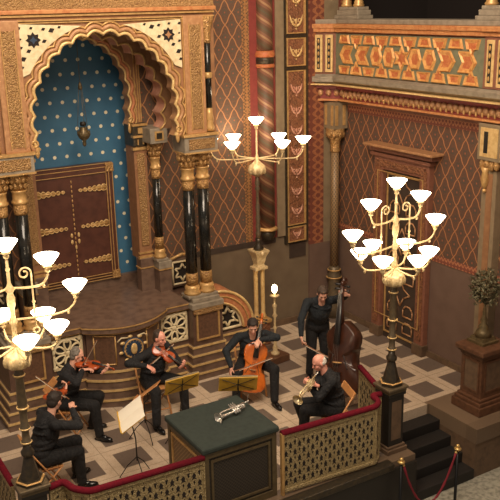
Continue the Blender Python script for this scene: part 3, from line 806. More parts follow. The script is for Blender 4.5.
# rear pink arch standing on the inner columns
PA = lobed(CX, 4.72, 1.26, 1.18, 4.36, 16, .09)
b = MB('arch_ground'); arch_plate(b, PA, CX - 1.66, CX + 1.66, 4.36, 6.10, -.52, -.18, 'pink_stone'); b.use('gold').tube([(x, -.53, z) for x, z in PA], .02, 6); _child(b, 'rear_arch', ark)
# inner arch round the starry niche
IA = lobed(CX, 4.90, NH, .98, 4.42, 15, .05)
b = MB('arch_ground'); arch_plate(b, IA, CX - 1.10, CX + 1.10, 4.42, 6.25, -.06, .20, 'arch_mould'); _child(b, 'inner_arch', ark)
b = MB('gold_pale'); b.tube([(x, -.07, z) for x, z in IA], .022, 6); b.use('pink_mould').tube([(x, -.07, z) for x, z in offset_from(IA, (CX, 4.8), .055)], .03, 6); b.use('gold').tube([(x, -.075, z) for x, z in offset_from(IA, (CX, 4.8), .105)], .014, 6)
for sx in (-1, 1): b.ring((CX + sx * (NH + .02), -.09, 4.50), .045, .016, (0, 1, 0), 12); b.ell((CX + sx * (NH - .01), -.08, 4.36), (.035, .025, .09), 10, 7)
for sx in (-1, 1):
    for o_ in (1.0, 1.05, 1.09): b.box((CX + sx * o_ - .008, -.075, 4.45), (CX + sx * o_ + .008, -.06, 6.1))
_child(b, 'inner_moulding', ark)
# pilasters of the niche
for sx in (-1, 1):
    xa, xb = sorted((CX + sx * .88, CX + sx * 1.12))
    b = MB('arch_ground'); b.box((xa, -.14, 2.0), (xb, .20, 4.05)); b.use('gold_emboss').box((xa + .05, -.155, 2.25), (xb - .05, -.14, 3.92)); b.use('gold').box((xa - .02, -.17, 2.0), (xb + .02, -.1, 2.06)).box((xa - .015, -.16, 2.10), (xb + .015, -.1, 2.13)).box((xa - .02, -.17, 3.98), (xb + .02, -.1, 4.03))
    b.build; _child(b, 'niche_pilaster', ark)
    b = MB('iron_dark'); b.box((xa - .01, -.18, 4.05), (xb + .01, .2, 4.44)); b.use('gold').box((xa - .02, -.20, 4.20), (xb + .02, -.1, 4.24)).box((xa - .02, -.20, 4.40), (xb + .02, -.1, 4.44)).box((xa + .08, -.20, 4.27), (xb - .08, -.18, 4.37)).box((xa + .06, -.20, 4.08), (xa + .08, -.18, 4.17)).box((xb - .08, -.20, 4.08), (xb - .06, -.18, 4.17))
    _child(b, 'pilaster_cap', ark)
# columns
def column(x, y, z0, z1, r, name='column'):
    b = MB('black_marble'); b.lathe([(r, z0 + .42), (r * .97, z1 - .62)], (x, y, 0), 20)
    b.use('grey_stone').box((x - r * 1.5, y - r * 1.5, z0), (x + r * 1.5, y + r * 1.5, z0 + .05), .01)
    b.use('gold').lathe([(r * 1.5, z0 + .05), (r * 1.55, z0 + .09), (r * 1.2, z0 + .12), (r * 1.4, z0 + .17), (r * 1.1, z0 + .22)], (x, y, 0), 20)
    b.use('gold_ornament').lathe([(r * 1.06, z0 + .22), (r * 1.1, z0 + .36), (r * 1.02, z0 + .44)], (x, y, 0), 20)
    b.use('gold_ornament').lathe([(r * 1.0, z1 - .64), (r * 1.04, z1 - .60), (r * 1.04, z1 - .48)], (x, y, 0), 20)
    b.use('gold').lathe([(r * 1.03, z1 - .48), (r * 1.25, z1 - .46), (r * 1.25, z1 - .43), (r * 1.05, z1 - .41), (r * 1.05, z1 - .30), (r * 1.2, z1 - .28), (r * 1.2, z1 - .26)], (x, y, 0), 20)
    _child(b, name, ark)
    b = MB('gold_ornament'); b.lathe([(r * 1.0, z1 - .28), (r * 1.2, z1 - .16), (r * 1.6, z1 - .05), (r * 1.75, z1)], (x, y, 0), 20)
    for i in range(10):
        t = 2 * PI * i / 10; b.ell((x + r * 1.45 * math.cos(t), y + r * 1.45 * math.sin(t), z1 - .09), (r * .38, r * .38, .055), 8, 6)
        b.ell((x + r * 1.2 * math.cos(t + .3), y + r * 1.2 * math.sin(t + .3), z1 - .19), (r * .3, r * .3, .05), 8, 6)
    _child(b, 'capital', ark)
for x in (-3.94, -3.66, -7.10, -6.80): column(x, -1.08, 1.47, 4.02, .10)
for sx in (-1, 1): column(CX + sx * 1.20, -.30, 1.98, 4.12, .075)
for x0, x1 in ((-4.08, -3.46), (-7.26, -6.58)):
    b = MB('grey_stone'); b.box((x0, -1.30, 4.02), (x1, -.86, 4.34), .012); b.use('gold_emboss').box((x0 + .08, -1.312, 4.09), (x1 - .06, -1.30, 4.26)); b.use('gold').box((x0 - .02, -1.325, 4.30), (x1 + .02, -.84, 4.345)).box((x0 - .01, -1.315, 4.02), (x1 + .01, -.85, 4.045)); _child(b, 'impost', ark)
for sx in (-1, 1):
    x = CX + sx * 1.20
    b = MB('grey_stone'); b.box((x - .16, -.52, 4.12), (x + .16, -.0, 4.38), .01); b.use('gold').box((x - .08, -.535, 4.17), (x + .08, -.52, 4.33)); b.use('iron_dark').box((x - .05, -.54, 4.20), (x + .05, -.535, 4.30)); _child(b, 'impost', ark)

# ark doors in the niche
ad = thing('ark_doors', 'dark brown double doors with gilt strap hinges inside the starry niche', 'door', (-5.46, .46, 1.56))
b = MB('door_brown'); b.box((-.66, 0, 0), (.0, .06, 2.0)); lf = b.build('door_leaf', ad)
b = MB('door_brown'); b.box((.0, 0, 0), (.66, .06, 2.0)); rf = b.build('door_leaf', ad)
b = MB('door_brown'); b.box((-.78, -.02, 0), (-.66, .10, 2.12)).box((.66, -.02, 0), (.78, .10, 2.12)).box((-.78, -.02, 2.0), (.78, .10, 2.16)); b.use('gold')
for (x0, z0, x1, z1) in ((-.78, 0, .78, 2.16), (-.71, .05, .71, 2.09), (-.66, .1, .66, 2.0)):
    b.box((x0, -.03, z1 - .012), (x1, -.018, z1)).box((x0, -.03, z0), (x0 + .012, -.018, z1)).box((x1 - .012, -.03, z0), (x1, -.018, z1)).box((x0, -.03, z0), (x1, -.018, z0 + .012))
for x in (-.72, .72):
    for z in (.06, 2.06): b.use('gold_ornament').box((x - .08, -.05, z - .07), (x + .08, -.018, z + .09), .02)
b.build('door_frame', ad)
def hinge(parent, sx, z):
    b = MB('gold'); b.tube([(sx * .64, -.01, z), (sx * .12, -.01, z - .0)], [.026, .010], 6)
    for i in range(6):
        x = sx * (.60 - i * .088); r = .078 - i * .009
        b.use('gold_ornament').ell((x, -.01, z), (.042, .014, r), 10, 6); b.use('gold_pale').ring((x, -.02, z), r * .75, .008, (0, 1, 0), 10)
    b.build('strap_hinge', parent)
for sx, lfp in ((-1, lf), (1, rf)):
    for z in (.50, 1.16, 1.82): hinge(lfp, sx, z - .1)
b = MB('gold')
for i in range(22): b.ell((0, -.012, .1 + i * .085), (.014, .012, .03), 8, 5)
b.build('centre_bead', ad)
for sx, lfp in ((-1, lf), (1, rf)):
    b = MB('gold_pale')
    for z in (.80, .92): b.ell((sx * .065, -.015, z), (.025, .014, .045), 10, 7)
    b.build('handle_plate', lfp)
b = MB('gold_pale'); b.ell((0, -.02, .70), (.02, .015, .05), 10, 7); b.build('key_plate', ad)

# hanging eternal lamp
el = thing('eternal_lamp', 'small brass lamp hanging on chains before the starry wall', 'lamp', (CX, -.15, 4.30)); el.scale = (.85, .85, .95)
b = MB('bronze'); b.lathe([(.02, -.16), (.04, -.12), (.03, -.06), (.10, -.01), (.13, .05), (.12, .10), (.07, .14), (.075, .18)], n=16)
for i in range(8): t = i * PI / 4; b.ring((.12 * math.cos(t), .12 * math.sin(t), .09), .025, .007, (math.cos(t), math.sin(t), 0), 8)
b.build('bowl', el)
b = MB('table_black'); b.lathe([(.055, .2), (.065, .24), (.055, .27)], n=12); b.build('glass_cup', el)
for i in range(3):
    t = i * 2 * PI / 3 + .4; b = MB('bronze'); b.tube([(.12 * math.cos(t), .12 * math.sin(t), .1), (.035 * math.cos(t), .035 * math.sin(t), .85)], .005, 5); b.build('chain', el)
b = MB('bronze'); b.lathe([(.02, .82), (.045, .86), (.03, .92), (.01, .96)], n=12); b.tube([(0, 0, .94), (0, 0, 1.72)], .006, 5); b.build('crown', el)

# ================================================================== CANDELABRA
def shade(mb, c, r=.138, h=.105):
    mb.use('lamp_glass').lathe([(.03, 0), (.07, .012), (r * .62, .035), (r * .84, .075), (r, h), (r * 1.02, h + .006), (r * .96, h), (r * .8, .07), (.05, .03), (.01, .02)], c, 20)
def cup(mb, c):
    mb.lathe([(.012, -.10), (.03, -.085), (.035, -.06), (.02, -.045), (.055, -.03), (.05, -.012), (.03, 0)], c, 12)
def arm(mb, h, e, sag=.07, r=.014):
    h = Vector(h); e = Vector(e); d = e - h; hd = Vector((d.x, d.y, 0)); pts = []
    for i in range(15):
        t = i / 14
        z = h.z + (0.0 - sag * math.sin(PI * min(1, t * 1.1)) * .5) + (d.z) * (max(0, (t - .62) / .38) ** 1.8)
        f_ = 1 - (1 - t) ** 1.6
        pts.append((h.x + hd.x * f_, h.y + hd.y * f_, z))
    mb.tube(pts, r, 6)
    mid = pts[10]; mb.ell((mid[0], mid[1], mid[2] - .03), (.018, .018, .03), 8, 5)
def floor_candelabrum(label, loc):
    t = thing('candelabrum', label, 'lamp', loc)
    b = MB('iron_dark'); b.lathe([(.17, 0), (.17, .035), (.15, .045), (.15, .06)], n=6, smooth=False); b.use('gold').lathe([(.172, .034), (.176, .04), (.15, .048)], n=6, smooth=False)
    b.use('iron_dark').lathe([(.12, .06), (.055, .34), (.05, .36)], n=8, smooth=False); b.build('base', t)
    b = MB('iron_dark'); b.lathe([(.05, .34), (.075, .37), (.08, .41), (.05, .45), (.045, .52)], n=16)
    b.use('pole_grey').lathe([(.045, .50), (.06, .52), (.06, .55), (.045, .57), (.042, .68), (.06, .70), (.06, .73), (.045, .76), (.045, .9), (.05, .95), (.065, .97), (.05, 1.0), (.06, 1.04), (.045, 1.36), (.06, 1.38), (.06, 1.42), (.045, 1.45), (.055, 1.5)], n=16)
    b.use('gold_pale').ring((0, 0, .535), .06, .01).ring((0, 0, .715), .06, .01).ring((0, 0, .985), .062, .012).ring((0, 0, 1.40), .06, .012)
    b.build('pole', t)
    b = MB('cast_gold'); b.lathe([(.05, 1.48), (.12, 1.51), (.145, 1.57), (.15, 1.64), (.11, 1.68), (.05, 1.72), (.03, 1.78)], n=18)
    for i in range(8): a = i * PI / 4; b.ell((.13 * math.cos(a), .13 * math.sin(a), 1.58), (.035, .035, .07), 8, 6)
    b.build('crown_cup', t)
    b = MB('cast_gold'); b.lathe([(.03, 1.74), (.05, 1.80), (.03, 1.88), (.028, 2.02), (.05, 2.05), (.03, 2.10), (.025, 2.2), (.045, 2.26), (.05, 2.34), (.03, 2.40), (.06, 2.45), (.035, 2.48), (.02, 2.52), (.015, 2.88)], n=12); b.ell((0, 0, 2.68), (.026, .026, .026)); b.build('stem', t)
    top = Vector((0, 0, 2.90)); b = MB('cast_gold'); cup(b, top); b.build('candle_cup', t); b = MB(); shade(b, top); b.mats = ['lamp_glass'] ; b.mi = [0] * len(b.f); b.build('lamp_shade', t)
    specs = [((0, 0, 2.46), Vector((s * .44, 0, 2.66))) for s in (-1, 1)] + [((0, 0, 2.08), Vector((s * .74, 0, 2.28))) for s in (-1, 1)]
    specs += [((0, 0, 1.76), Vector((.475 * math.cos(math.radians(a)), .475 * math.sin(math.radians(a)), 1.91))) for a in (30, 90, 150, 210, 270, 330)]
    for h, e in specs:
        b = MB('cast_gold'); arm(b, h, e - Vector((0, 0, .09))); cup(b, e); am = b.build('lamp_arm', t)
        b = MB('lamp_glass'); shade(b, e); b.build('lamp_shade', am)
    for s in (-1, 1):
        x = s * .25; b = MB('cast_gold'); b.tube([(x, 0, 1.92), (x, 0, 2.60)], .011, 6)
        pts = []
        for i in range(22):
            a = PI * (i / 21) * 2.6; rr = .075 * (1 - i / 30); pts.append((x - s * (.075 - rr * math.cos(a)) , 0, 2.60 + rr * math.sin(a)))
        b.tube(pts, .011, 6); b.ring((x, 0, 1.90), .035, .011, (0, 1, 0), 12); b.ell((x, 0, 2.25), .02); b.build('scroll_rod', t)
    return t
LR = (-2.765, -5.01, 1.055); LL = (-7.98, -4.66, 1.04)
cr = floor_candelabrum('many-armed gilt candelabrum on the pedestal beside the stairs, right of the musicians', LR)
dup(cr, 'many-armed gilt candelabrum at left edge, behind the seated viola player', LL).scale = (1, 1, .98)

def pedestal(label, loc):
    t = thing('lamp_pedestal', label, 'pedestal', loc)
    b = MB('table_black'); b.box((-.14, -.14, .10), (.14, .14, .92), .01); b.use('stone_brown').box((-.09, -.145, .2), (.09, -.14, .82)); b.build('shaft', t)
    b = MB('stone_brown'); b.box((-.19, -.19, 0), (.19, .19, .07), .01).box((-.165, -.165, .07), (.165, .165, .11), .01); b.build('foot', t)
    b = MB('table_black'); b.box((-.16, -.16, .90), (.16, .16, .95), .01); b.use('table_frame').box((-.165, -.165, .95), (.165, .165, 1.0), .01); b.use('pole_grey').box((-.185, -.185, 1.0), (.185, .185, 1.04), .01); b.build('cap', t)
    return t
p0 = pedestal('dark pedestal with gilt cap under the right candelabrum, beside the stairs', (LR[0], LR[1], 0))
dup(p0, 'dark pedestal with gilt cap under the left candelabrum at bottom left', (LL[0], LL[1], 0))

# tall candelabrum in front of the back wall
wc = thing('candelabrum', 'single-tier candelabrum on twin gilt colonnettes before the back wall', 'lamp', (-2.38, -.78, 0))
b = MB('brown_marble'); b.box((-.19, -.19, 0), (.19, .19, .10), .01).use('copper_ornament').box((-.15, -.15, .10), (.15, .15, .55), .02).use('gold').box((-.17, -.17, .55), (.17, .17, .62), .01).box((-.16, -.16, .30), (.16, .16, .33)); b.build('base', wc)
for s in (-1, 1):
    b = MB('gold_pale'); b.lathe([(.06, .62), (.065, .66), (.045, .70), (.042, .75), (.042, 1.55), (.05, 1.58), (.042, 1.62)], (s * .075, 0, 0), 14); b.build('colonnette', wc)
b = MB('cast_gold'); b.box((-.14, -.10, 1.60), (.14, .10, 1.66), .01); b.lathe([(.12, 1.66), (.10, 1.70), (.13, 1.78), (.14, 1.84), (.19, 1.92), (.21, 1.95), (.21, 1.98)], n=4, rot=PI / 4, smooth=False); b.ell((0.0, -.12, 1.93), (.05, .05, .05)); b.build('capital', wc)
b = MB('iron_dark'); b.lathe([(.09, 1.98), (.10, 2.02), (.06, 2.08), (.05, 2.14), (.065, 2.2)], n=14).use('pole_grey').lathe([(.05, 2.2), (.04, 2.26), (.055, 2.30), (.035, 2.34), (.05, 2.42), (.035, 2.5), (.05, 2.6), (.03, 2.66), (.045, 2.8), (.03, 2.86), (.028, 3.10), (.055, 3.14), (.03, 3.18), (.05, 3.24), (.035, 3.30), (.03, 3.38)], n=14); b.build('pole', wc)
b = MB('cast_gold'); b.lathe([(.03, 3.36), (.12, 3.42), (.16, 3.48), (.15, 3.56), (.08, 3.62), (.04, 3.66), (.03, 3.74), (.018, 3.78), (.015, 4.28)], n=18)
for i in range(8): a = i * PI / 4; b.ell((.13 * math.cos(a), .13 * math.sin(a), 3.48), (.04, .04, .07), 8, 6)
b.ell((0, 0, 4.0), .022); b.build('crown_cup', wc)
e = Vector((0, 0, 4.32)); b = MB('cast_gold'); cup(b, e); b.build('candle_cup', wc); b = MB('lamp_glass'); shade(b, e); b.build('lamp_shade', wc)
for a, r in ((150, .83), (-30, .84), (15, .60), (105, .58), (195, .62), (285, .62)):
    e = Vector((r * math.cos(math.radians(a)), r * math.sin(math.radians(a)), 3.96)); b = MB('cast_gold'); arm(b, (0, 0, 3.70), e - Vector((0, 0, .09)), .03, .012); cup(b, e); am = b.build('lamp_arm', wc)
    b = MB('lamp_glass'); shade(b, e); b.build('lamp_shade', am)

# small candle stand on the floor
cs = thing('candle_stand', 'slim brass candle stand with one glowing bulb on a reddish plinth', 'lamp', (-2.47, -1.45, 0), .15)
b = MB('pedestal_wood'); b.box((-.22, -.16, 0), (.22, .16, .13), .01); b.build('plinth', cs)
b = MB('cast_gold'); b.lathe([(.08, .13), (.085, .17), (.04, .21), (.05, .27), (.025, .33), (.03, .42), (.018, .48), (.022, .62), (.04, .66), (.02, .70), (.022, .86), (.05, .90), (.025, .95), (.03, 1.05), (.045, 1.10), (.02, 1.14), (.02, 1.24), (.085, 1.28), (.09, 1.295), (.02, 1.30), (.02, 1.33)], n=14); b.build('stem', cs)
b = MB('candle_glow'); b.ell((0, 0, 1.42), (.05, .05, .08), 14, 10); b.build('bulb', cs)

# ================================================================== RAILING
RZ_ = .93
rail = thing('railing', 'gilt openwork railing with red velvet handrail along the platform edge', 'railing', (-5.3, -5.25, 0))
def rail_run(pts, name='handrail'):
    b = MB('velvet_red'); P_ = []
    pts = [Vector(p) for p in pts]
    for i, p in enumerate(pts):            # rounded corners
        if 0 < i < len(pts) - 1:
            a = (pts[i - 1] - p); c = (pts[i + 1] - p); k = min(.07, a.length * .4, c.length * .4)
            a = p + a.normalized() * k; c = p + c.normalized() * k
            for t in (0, .33, .66, 1): P_.append(a * (1 - t) ** 2 + p * 2 * t * (1 - t) + c * t * t)
        else: P_.append(p)
    b.tube(P_, .043, 10); _child(b, name, rail)
R1 = [(-8.14, -3.0, RZ_), (-8.14, -4.42, RZ_)]
R2 = [(-7.80, -4.74, RZ_), (-7.60, -4.70, RZ_), (-7.56, -4.92, RZ_), (-7.42, -5.08, RZ_), (-5.93, -5.15, RZ_)]
R3 = [(-4.79, -5.18, RZ_), (-3.26, -5.28, RZ_), (-3.12, -5.18, RZ_), (-3.10, -4.98, RZ_), (-2.95, -5.02, RZ_)]
R4 = [(-2.84, -4.80, RZ_), (-2.62, -4.12, RZ_)]
for r_ in (R1, R2, R3, R4): rail_run(r_)
def lattice_panel(p0, p1, z0=.03, z1=.90):
    p0 = Vector((p0[0], p0[1], 0)); p1 = Vector((p1[0], p1[1], 0)); L_ = (p1 - p0).length; d = (p1 - p0).normalized(); nrm = Vector((d.y, -d.x, 0))
    b = MB('rail_gold'); b.T = Matrix(((d.x, nrm.x, 0, p0.x), (d.y, nrm.y, 0, p0.y), (0, 0, 1, 0), (0, 0, 0, 1)))
    b.box((0, -.025, z0), (L_, .025, z0 + .05)); b.box((0, -.02, z1 - .045), (L_, .02, z1)); b.box((0, -.02, z0), (.022, .02, z1)); b.box((L_ - .022, -.02, z0), (L_, .02, z1))
    b.box((.01, -.006, z0 + .03), (L_ - .01, .006, z1 - .03))
    n = max(1, round(L_ / .145)); w = L_ / n; rows = 6; h = (z1 - z0 - .22) / rows
    for i in range(n):
        cx = (i + .5) * w
        if w > .1:
            for s in (-1, 1):
                b.ring((cx + s * w * .24, 0, z1 - .10), w * .20, .011, (0, 1, 0), 12, PI * .1, PI * 1.7, k=5)
            b.ell((cx, 0, z1 - .11), (.012, .012, .03), 6, 5)
            b.use('dark_void').prism([(cx - .02, z1 - .15), (cx, z1 - .06), (cx + .02, z1 - .15)], -.008, .008, 'y'); b.use('rail_gold')
        for j in range(rows):
            zc = z0 + .08 + (j + .5) * h
            for k_ in ((0, 0),):
                x = cx + (.5 * w if j % 2 else 0); z = zc
                if x > L_ - .04 or z > z1 - .18: continue
                q = w / .165
                b.ring((x, 0, z), .070 * q, .010, (0, 1, 0), 10, -.5, PI + .5, sc=(1, 1.15), k=5)
                b.use('dark_void').prism([(x - .040 * q, z - .045), (x - .018, z - .015), (x - .030 * q, z + .015), (x, z + .058), (x + .030 * q, z + .015), (x + .018, z - .015), (x + .040 * q, z - .045), (x, z - .028)], -.0085, .0085, 'y')
                for s in (-1, 1): b.prism([(x + s * w * .5 - .014, z + .03), (x + s * w * .5, z + .055), (x + s * w * .5 + .014, z + .03), (x + s * w * .5, z - .0)], -.0085, .0085, 'y')
                b.use('rail_gold')
                for s in (-1, 1): b.ell((x + s * .045 * q, 0, z - .035), (.016, .008, .016), 6, 5)
    for i in range(int(L_ / .06)): b.ell(((i + .5) * .06, .026, z0 + .025), (.02, .008, .012), 6, 5)
    _child(b, 'openwork_panel', rail)
for r_ in (R1, R2, R3, R4):
    for i in range(len(r_) - 1):
        if math.dist(r_[i], r_[i + 1]) > .12: lattice_panel(r_[i][:2], r_[i + 1][:2])
b = MB('gold'); b.box((-4.80, -5.22, 0), (-4.76, -5.16, .93), .008); _child(b, 'end_post', rail)

# ================================================================== READING DESK
td = thing('reading_desk', 'large reading desk with green baize top and dark grille sides', 'table', (-5.36, -4.62, 0))
b = MB('table_frame')
x0, x1, y0, y1 = -.57, .52, -.53, .53
for (xa, xb, ya, yb) in ((x0, x0 + .07, y0, y0 + .07), (x1 - .07, x1, y0, y0 + .07), (x0, x0 + .07, y1 - .07, y1), (x1 - .07, x1, y1 - .07, y1)): b.box((xa, ya, 0), (xb, yb, .95), .006)
b.box((x0, y0, .88), (x1, y1, .96), .006).box((x0, y0, 0), (x1, y1, .10), .006); b.build('frame', td)
b = MB('mesh_panel'); b.box((x0 + .07, y0 + .02, .10), (x1 - .07, y0 + .04, .88)); b.use('table_frame'); 
for q in (.10,):
    b.box((x0 + .10, y0 + .0, .14), (x1 - .10, y0 + .025, .17)).box((x0 + .10, y0, .81), (x1 - .10, y0 + .025, .84)).box((x0 + .10, y0, .14), (x0 + .13, y0 + .025, .84)).box((x1 - .13, y0, .14), (x1 - .10, y0 + .025, .84))
b.build('front_grille', td)
b = MB('mesh_panel'); b.box((x0 + .07, y1 - .04, .10), (x1 - .07, y1 - .02, .88)); b.build('rear_grille', td)
b = MB('mesh_panel_gilt'); b.box((x0 + .02, y0 + .07, .10), (x0 + .04, y1 - .07, .88)); b.use('gold')
b.box((x0, y0 + .10, .14), (x0 + .02, y1 - .10, .165)).box((x0, y0 + .10, .815), (x0 + .02, y1 - .10, .84)).box((x0, y0 + .10, .14), (x0 + .02, y0 + .125, .84)).box((x0, y1 - .125, .14), (x0 + .02, y1 - .10, .84)); b.build('side_grille', td)
b = MB('mesh_panel'); b.box((x1 - .04, y0 + .07, .10), (x1 - .02, y1 - .07, .88)); b.build('side_grille', td)
b = MB('table_green'); b.box((x0 - .03, y0 - .03, .96), (x1 + .03, y1 + .03, 1.045), .025); b.build('baize_top', td)

# ================================================================== BOLLARDS AND ROPE, SCULPTURE
bo = thing('rope_post', 'black rope post with brass ball, left one below the lamp pedestal', 'post', (-2.98, -5.53, -.85), 0)
b = MB('black_metal'); b.lathe([(.09, 0), (.09, .02), (.03, .04), (.022, .06), (.022, .92)], n=14); b.build('pole', bo)
b = MB('brass'); b.lathe([(.05, .92), (.055, .94), (.03, .955)], n=14); b.ell((0, 0, .975), .03); b.build('finial', bo)
bo2 = dup(bo, 'black rope post with brass ball in front of the dark stairs', (-2.05, -5.70, -.85))
a_ = Vector((-2.95, -5.545, .03)); c_ = Vector((-2.08, -5.70, .03)); pts = []
for i in range(25):
    t = i / 24; p = a_.lerp(c_, t); p.z -= .74 * (1 - (2 * t - 1) ** 2); pts.append(p)
b = MB('rope_red'); b.tube(pts, [.017 + .004 * math.sin(i * 2.4) for i in range(25)], 8)
b.use('brass').ell(a_, .022).ell(c_, .022)
tag(b.build('barrier_rope', origin=a_), 'dark red rope sagging between two black posts by the stairs', 'rope')

sp = thing('wooden_pedestal', 'square carved reddish wooden pedestal on the slab right of the stairs', 'pedestal', (-.64, -4.80, 0)); sp.scale = (1, 1, 1.047)
b = MB('pedestal_wood'); b.box((-.36, -.31, 0), (.36, .31, .14), .012).box((-.33, -.28, .14), (.33, .28, .20), .012).box((-.30, -.25, .20), (.30, .25, .25), .015); b.build('foot', sp)
b = MB('pedestal_wood'); b.box((-.26, -.22, .25), (.26, .22, .92)); b.build('shaft', sp)
for (fx, fy) in ((0, -1), (-1, 0)):
    b = MB('stone_brown')
    if fy: b.box((-.17, -.225, .36), (.17, -.22, .82)); b.use('pedestal_wood').box((-.2, -.235, .33), (.2, -.22, .36)).box((-.2, -.235, .82), (.2, -.22, .85)).box((-.2, -.235, .33), (-.17, -.22, .85)).box((.17, -.235, .33), (.2, -.22, .85))
    else: b.box((-.265, -.14, .36), (-.26, .14, .82)); b.use('pedestal_wood').box((-.275, -.17, .33), (-.26, .17, .36)).box((-.275, -.17, .82), (-.26, .17, .85)).box((-.275, -.17, .33), (-.26, -.14, .85)).box((-.275, .14, .33), (-.26, .17, .85))
    b.build('sunk_panel', sp)
b = MB('pedestal_wood'); b.box((-.28, -.24, .88), (.28, .24, .93), .01).box((-.31, -.27, .93), (.31, .27, .97), .01).box((-.35, -.30, .97), (.35, .30, 1.05), .015); b.build('top', sp)
MT_S = (.92, .92, 1.04)
mt = thing('metal_tree', 'bronze tree sculpture with round leafy crown on the carved pedestal', 'sculpture', (-.62, -4.74, 1.10)); mt.scale = MT_S
b = MB('bronze'); b.lathe([(.27, 0), (.27, .04), (.22, .05), (.20, .10)], n=4, rot=PI / 4, smooth=False); b.lathe([(.15, .10), (.12, .18), (.08, .22), (.09, .26), (.05, .30), (.06, .36), (.03, .42), (.035, .48), (.02, .56), (.018, .62)], n=16); b.build('base', mt)
b = MB('bronze'); b.tube([(0, 0, .58), (.01, 0, .75), (0, 0, .9)], [.018, .016, .012], 8)
rnd = random.Random(3)
for i in range(14):
    t = rnd.uniform(0, 2 * PI); ph = rnd.uniform(-.3, 1.3); q = Vector((math.cos(t) * math.cos(ph), math.sin(t) * math.cos(ph), math.sin(ph))); o = Vector((0, 0, .84)); b.tube([o, o + q * .12 + Vector((0, 0, .02)), o + q * .24], [.01, .008, .005], 5)
b.build('branches', mt)
b = MB('leaf_metal')
for i in range(520):
    t = rnd.uniform(0, 2 * PI); cp = rnd.uniform(-1, 1); rr = .27 * rnd.uniform(.35, 1) ** .5 * (1 + .15 * math.sin(3 * t)); s_ = math.sqrt(1 - cp * cp)
    c = Vector((rr * s_ * math.cos(t), rr * s_ * math.sin(t), .88 + rr * cp * 1.05)); q = Vector((rnd.uniform(-1, 1), rnd.uniform(-1, 1), rnd.uniform(-1, 1))).normalized()
    a = q.orthogonal().normalized(); n_ = q.cross(a); l_ = .045; w_ = .018
    b.add([c - q * l_, c + a * w_, c + q * l_, c - a * w_, c + n_ * .006, c - n_ * .006], [(0, 1, 4), (1, 2, 4), (2, 3, 4), (3, 0, 4), (1, 0, 5), (2, 1, 5), (3, 2, 5), (0, 3, 5)])
ob = b.build('leaves', mt); ob['kind'] = 'stuff'
#PART2
# ================================================================== PEOPLE
def fl_ray(px, py):                       # direction from the camera through an image point, used to aim bows and necks
    return (RX * (px - 250) + RY * (py - 250) + RZ * 830).normalized()
def at_z(px, py, z):
    d = fl_ray(px, py); return CAM + d * ((z - CAM.z) / d.z)
def at_dist(px, py, p, L_, near=True):    # point on the ray at distance L_ from p
    d = fl_ray(px, py); o = Vector(p) - CAM; t = o.dot(d); h2 = (o - d * t).length_squared
    k = math.sqrt(max(0, L_ * L_ - h2)); return CAM + d * (t - k if near else t + k)

def cap(mb, a, b, ra, rb, n=12):
    a = Vector(a); b = Vector(b); mb.ell(a, ra, n, 8); mb.ell(b, rb, n, 8); mb.tube([a, b], [ra, rb], n)
def remesh(ob, vox, smooth=2):
    m_ = ob.modifiers.new('r', 'REMESH'); m_.mode = 'VOXEL'; m_.voxel_size = vox; m_.use_smooth_shade = True
    dg = bpy.context.evaluated_depsgraph_get(); me = bpy.data.meshes.new_from_object(ob.evaluated_get(dg))
    ob.modifiers.clear(); old = ob.data; mats = list(old.materials); ob.data = me
    me.materials.clear()
    for q in mats: me.materials.append(q)
    bm = bmesh.new(); bm.from_mesh(me)
    for _ in range(smooth): bmesh.ops.smooth_vert(bm, verts=bm.verts, factor=0.5, use_axis_x=True, use_axis_y=True, use_axis_z=True)
    for f in bm.faces: f.smooth = True
    bm.to_mesh(me); bm.free(); bpy.data.meshes.remove(old)
    return ob
def ik(S_, W, l1, l2, hint):
    S_ = Vector(S_); W = Vector(W); d = W - S_; L_ = d.length
    if L_ > (l1 + l2) * .985: W = S_ + d.normalized() * (l1 + l2) * .985; d = W - S_; L_ = d.length
    a = (l1 * l1 - l2 * l2 + L_ * L_) / (2 * L_); h = math.sqrt(max(0, l1 * l1 - a * a)); u = d.normalized(); q = Vector(hint); q = (q - q.dot(u) * u).normalized()
    return S_ + u * a + q * h, W
def hand(mb, W, d, palm, thumb, curl=.9, s=1.0):
    """Palm and five separate fingers. d: wrist to knuckles, palm: out of the palm, thumb: towards the thumb side."""
    d = Vector(d).normalized(); palm = Vector(palm); palm = (palm - palm.dot(d) * d).normalized(); side = d.cross(palm).normalized()
    if side.dot(Vector(thumb)) < 0: side = -side
    W = Vector(W); R3 = Matrix((d, side, palm)).transposed()
    mb.ell(W + d * .045 * s, (.05 * s, .041 * s, .016 * s), 14, 8, R3); mb.ell(W + d * .07 * s, (.025 * s, .043 * s, .014 * s), 14, 8, R3)
    cap(mb, W - d * .03, W + d * .02, .026 * s, .025 * s)
    lens = ((.036, .026, .020), (.042, .030, .022), (.039, .028, .021), (.030, .021, .018))
    for i, ls in enumerate(lens):
        p = W + d * (.086 - .006 * abs(i - 1)) * s + side * (.031 - .0205 * i) * s; a = curl * (.25 + .06 * i); q = p - d * .02 * s
        rr = (.0098, .009, .0085, .0078)
        for k, l_ in enumerate(ls):
            u = d * math.cos(a) + palm * math.sin(a); e = p + u * l_ * s; cap(mb, p, e, rr[k] * s, rr[k + 1] * s, 8); p = e; a += curl * .75
        mb.tube([q, p], [.001, .001], 3) if False else None
    p = W + d * .022 * s + side * .030 * s; u = (d * .6 + side * .7 + palm * .35).normalized(); e = p + u * .040 * s; cap(mb, p, e, .0125 * s, .0105 * s, 8)
    u2 = (d * .85 + side * .1 + palm * (.3 + .4 * curl)).normalized(); cap(mb, e, e + u2 * .030 * s, .0105 * s, .0085 * s, 8)

